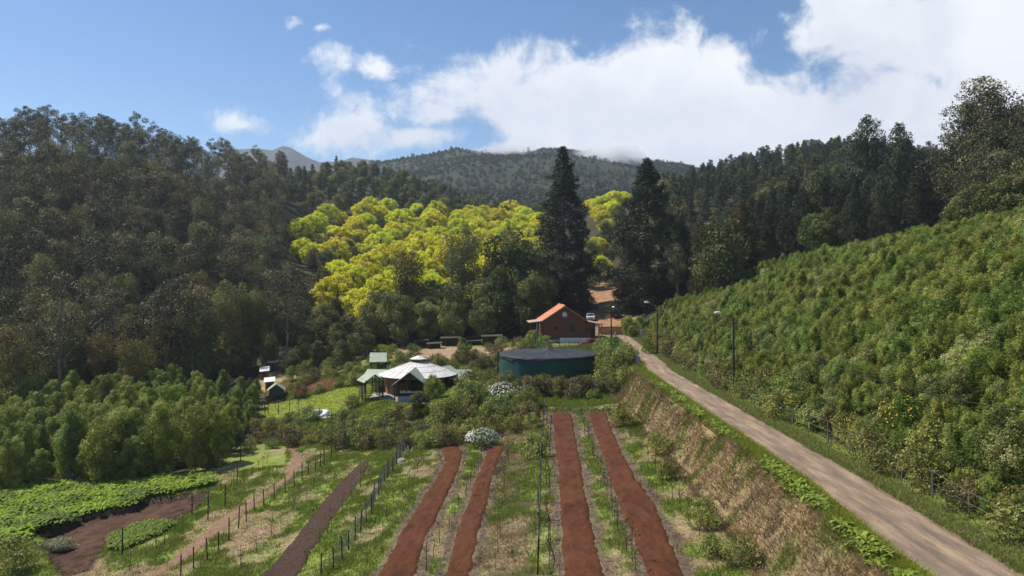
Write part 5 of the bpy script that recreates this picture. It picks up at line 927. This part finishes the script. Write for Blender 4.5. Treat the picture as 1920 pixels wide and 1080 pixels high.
for i in range(26):
    px = 975+i*7.0; D = 82.5+rr.uniform(-1.2, 1.2); x = (px-960)/F*D; place_parts(P_shrub[3 if i % 3 else 1], 'hedge_shrub', x, D, rr.uniform(.88, 1.1), i, 'brownish heath shrub in the thick hedge before the covered tank', 'shrub', 'hedge shrubs before the tank', hs=rr.uniform(1., 1.25))
for i, (px, D, s) in enumerate(((1128,84,1.6),(1140,86,2.0),(1152,88,2.1),(1165,85,1.7),(1175,86,1.7),(1135,92,2.3),(1150,95,2.3),(1140,101,1.6),(1128,103,1.6),(1165,90,1.3),(1182,84,1.3),(1158,81,1.3),(1172,80,1.2),(1120,101,1.4))):
    x = (px-960)/F*D; xl = road(D)[0]; x = min(x, float(xl)-1.0); place_parts(P_shrub[i % 3], 'tall_shrub', x, D, s*.78, i, 'tall olive shrub between the covered tank and the mesh fence', 'shrub', 'tall shrubs right of the tank', hs=1.15)
sp = [(905, 836, P_daisy, 1.0, 'round bush covered in white flowers at the head of the curved beds'), (946, 752, P_daisy2, 1.3, 'large bush with white flowers just left in front of the tank'), (932, 790, P_shrub[2], 1.5, 'plain green bush between the two white flowered bushes'), (983, 745, P_daisy2, .9, 'pale flowered bush right next to the large one at the tank'),
      (787, 806, P_broad[1], .34, 'small upright tree below the pavilion porch'), (812, 752, P_young[0], .95, 'young green tree standing before the right side of the pavilion porch'), (868, 672, P_young[3], .8, 'pale green little tree behind the pavilion'), (1165, 800, P_shrub[0], 1.1, 'dark shrub at the far foot of the bank by the bed end'),
      (1003, 862, P_shrub[2], 1.1, 'single dark shrub on the line of black posts'), (1243, 850, P_shrub[1], .9, 'straggly dark shrub on the foot of the bank, nearer the far end'), (1255, 900, P_shrub[0], .6, 'small shrub just below the straggly one on the bank foot'), (1318, 985, P_shrub[2], .75, 'leafy shrub at the bank foot halfway to the camera'), (1385, 1060, P_shrub[1], .7, 'nearest shrub at the bank foot'), (1335, 1040, P_shrub[0], .55, 'low shrub left of the nearest bank shrub'),
      (30, 1075, P_shrub[1], 1.2, 'olive shrub at the bottom left corner of the photo'), (700, 685, P_limesh[0], .9, 'lime green low shrub left of the free standing shelter'), (668, 664, P_limesh[0], 1.1, 'lime green low shrub at the far left of the back slope'), (735, 664, P_limesh[0], 1.2, 'lime green low shrub right behind the free standing shelter'), (718, 660, P_limesh[0], 1.0, 'lime green low shrub beyond the free standing shelter'),
      (822, 812, P_shrub[0], 1.2, 'olive shrub left of the white flowered bush'), (860, 800, P_shrub[1], 1.6, 'big dark shrub behind the white flowered bush'), (890, 770, P_shrub[2], 1.7, 'big pale leaved shrub right of the lime mound'), (880, 740, P_shrub[0], 1.5, 'shrub at the top right of the lime mound'), (750, 800, P_shrub[3], 1.2, 'brown shrub behind the leaning pipe frame'), (1020,660,P_shrub[2],1.3,'grey green bush left below the house porch'),(1000,655,P_young[1],.85,'pointed grey green bush by the house porch'),(985,664,P_shrub[0],1.3,'wide bush between the sheds and the tank')]
for px, py, pl, s, lb in sp:
    p = hit(px, py, 25); place_parts(pl, 'accent_shrub', p.x, p.y, s, px, lb, 'shrub', None, p.z-.05)
for px, D, s, pl, lb in ((1695, 38.5, 1.15, P_broom, 'yellow blossoming broom bush in the plantation near the right edge'), (1222, 96, 1.0, P_broom, 'small yellow flowering broom near the further lamp pole'), (1368, 63, .6, P_broom, 'tiny yellow flowering broom by the nearer lamp pole'), (1870, 31, .8, P_pale[0], 'pale large leaved shrub by the fence at the bottom right'), (1900, 29.5, .7, P_pale[1], 'second pale leaved shrub by the fence at the bottom right corner')):
    x = (px-960)/F*D; place_parts(pl, 'accent_shrub', x, D, s, px, lb, 'shrub', None)
# small conifers beyond the gate pillar
for px, D, s in ((1180, 128, 1.0), (1196, 131, .9), (1186, 124, .6)): x = (px-960)/F*D; place_parts(P_young[1], 'gate_shrub', x, D, s, px, 'young bushy tree beside the white gate pillar', 'young tree', 'young trees by the gate pillar')

# ------------------------------------------------------------------ far mountains
mtn = mat('mountain_scrub', (.030, .037, .016), (.012, .018, .009), .018, .95, 2., detail=12, bscale=.05)
def mountain(name, pxs, pys, D0, D1, zb, seed, amp, nx=260, ny=70, back=700):
    px = np.linspace(pxs[0], pxs[-1], nx); py = np.interp(px, pxs, pys); t = np.linspace(0, 1, ny); T_, PX = np.meshgrid(t, px, indexing='ij'); D = D0+(D1-D0)*T_; X_ = (PX-960)/F*D1*(.75+.25*T_) if False else (PX-960)/F*D
    ztop = (530-np.interp(PX, pxs, pys))/F*D1; Z = zb+(ztop-zb)*(T_**.9)+(fbm(X_, D, amp*6, 5, seed)-.5)*amp*np.sin(math.pi*np.clip(T_, 0, 1))*1.4+(fbm(X_, D, amp*2, 3, seed+4)-.5)*amp*.25
    Xb = X_[-1:]*1.05; Db = D[-1:]+back; Zb = np.full_like(Xb, zb); X_ = np.concatenate([X_, Xb]); D = np.concatenate([D, Db]); Z = np.concatenate([Z, Zb]); ny += 1
    idx = np.arange(nx*ny).reshape(ny, nx); Q = np.c_[idx[:-1,:-1].ravel(), idx[:-1,1:].ravel(), idx[1:,1:].ravel(), idx[1:,:-1].ravel()]
    V = np.c_[X_.ravel(), D.ravel(), Z.ravel()+HC]; tag(link(name, mesh_np(name, V, Q, mtn, smooth=True)), kind='structure'); return X_, D, Z+HC
XM, DM, ZM = mountain('mountain', [520,640,700,760,820,860,900,960,1000,1040,1080,1120,1180,1300,1420], [335,322,306,294,284,280,285,286,284,279,284,293,300,310,330], 475, 1050, 30, 3, 34)
mountain('mountain', [300,400,440,480,510,530,545,575,600,640,660,685,720,800], [330,290,279,277,281,273,276,293,302,302,295,298,305,340], 1900, 2500, 100, 9, 60)
rg = np.random.default_rng(9); n = 15000; ii = rg.integers(0, XM.shape[0]-2, n); jj = rg.integers(0, XM.shape[1]-1, n); fi = rg.uniform(0, 1, n); fj = rg.uniform(0, 1, n)
def bl(A): return (A[ii, jj]*(1-fj)+A[ii, jj+1]*fj)*(1-fi)+(A[ii+1, jj]*(1-fj)+A[ii+1, jj+1]*fj)*fi
x, y, z = bl(XM), bl(DM), bl(ZM); px = 960+F*x/y; k = (px > 600) & (px < 1300) & (rg.uniform(0, 1, n) < .4+.9*(fbm(x, y, 60, 3, 4) > .5)); x, y, z = x[k], y[k], z[k]; m_ = len(x)
base = [place_whole(P_far[i], 'scrub_tree', *q, 1., i, 'small dark tree on the near foot of the scrubby mountain', 'tree', 'scrub trees at the mountain foot') for i, q in enumerate([(XM[3, 90+12*i], DM[3, 90+12*i], ZM[3, 90+12*i]) for i in range(3)])]
szf = np.where(y < 640, 1.2, .62)*rg.uniform(.5, 1.3, m_)*np.where(rg.uniform(0, 1, m_) < .03, 1.8, 1)
stuff_inst('mountain_scrub', base, np.c_[x, y, z-.5], szf, rg.uniform(0, 6, m_), rg.integers(0, 3, m_), 'distant scrub and trees covering the mountain flank', 'scrub')

# ------------------------------------------------------------------ haze
def volume(name, x0, x1, y0, y1, z0, z1, dens, colr=(.72, .82, 1.0)):
    b = MB(); b.box(x0, x1, y0, y1, z0, z1); m, t = newmat(name); o = t.nodes.new('ShaderNodeOutputMaterial'); v = t.nodes.new('ShaderNodeVolumePrincipled'); v.inputs['Color'].default_value = (*colr, 1); v.inputs['Density'].default_value = dens; v.inputs['Anisotropy'].default_value = .2; t.links.new(v.outputs[0], o.inputs['Volume']); ob = b.build(name, m); tag(ob, kind='stuff'); return ob
volume('haze', -2600, 2600, -300, 3600, -60, 620, .00014)

# mist touching the ridge right of centre
def mist(name, c, r, dens, label, seed):
    b = MB(); b.lathe([(r[0]*math.sin(math.pi*k/14)+.01, r[2]*-math.cos(math.pi*k/14)) for k in range(15)], 28)
    b.v = [(x, y*r[1]/r[0], z) for x, y, z in b.v]; m, t = newmat(name); n = t.nodes; l = t.links; o = n.new('ShaderNodeOutputMaterial'); v = n.new('ShaderNodeVolumePrincipled'); v.inputs['Color'].default_value = (.97, .98, 1, 1)
    tc = n.new('ShaderNodeTexCoord'); dv = n.new('ShaderNodeVectorMath'); dv.operation = 'DIVIDE'; dv.inputs[1].default_value = r; l.new(tc.outputs['Object'], dv.inputs[0]); ln = n.new('ShaderNodeVectorMath'); ln.operation = 'LENGTH'; l.new(dv.outputs[0], ln.inputs[0])
    nz = n.new('ShaderNodeTexNoise'); nz.inputs['Scale'].default_value = .022; nz.inputs['Detail'].default_value = 5; nz.inputs['Roughness'].default_value = .6; l.new(tc.outputs['Object'], nz.inputs[0])
    a = n.new('ShaderNodeMath'); a.operation = 'MULTIPLY_ADD'; l.new(nz.outputs[0], a.inputs[0]); a.inputs[1].default_value = 2.2; a.inputs[2].default_value = -.15; s_ = n.new('ShaderNodeMath'); s_.operation = 'SUBTRACT'; l.new(a.outputs[0], s_.inputs[0]); l.new(ln.outputs['Value'], s_.inputs[1])
    c2 = n.new('ShaderNodeMath'); c2.operation = 'MULTIPLY'; c2.inputs[1].default_value = dens; mxx = n.new('ShaderNodeMath'); mxx.operation = 'MAXIMUM'; mxx.inputs[1].default_value = 0; l.new(s_.outputs[0], mxx.inputs[0]); l.new(mxx.outputs[0], c2.inputs[0]); l.new(c2.outputs[0], v.inputs['Density']); l.new(v.outputs[0], o.inputs['Volume'])
    ob = b.build(name, m, loc=c); tag(ob, label, 'mist', kind='stuff'); return ob
mist('mist', ((1128-960)/F*860, 860, HC+(530-315)/F*860), (60, 60, 40), .11, 'white mist drifting over the ridge right of the left giant conifer', 1)
mist('mist', ((945-960)/F*1000, 1010, HC+(530-281)/F*1000), (55, 45, 14), .05, 'thin mist lying along the mountain crest', 2)
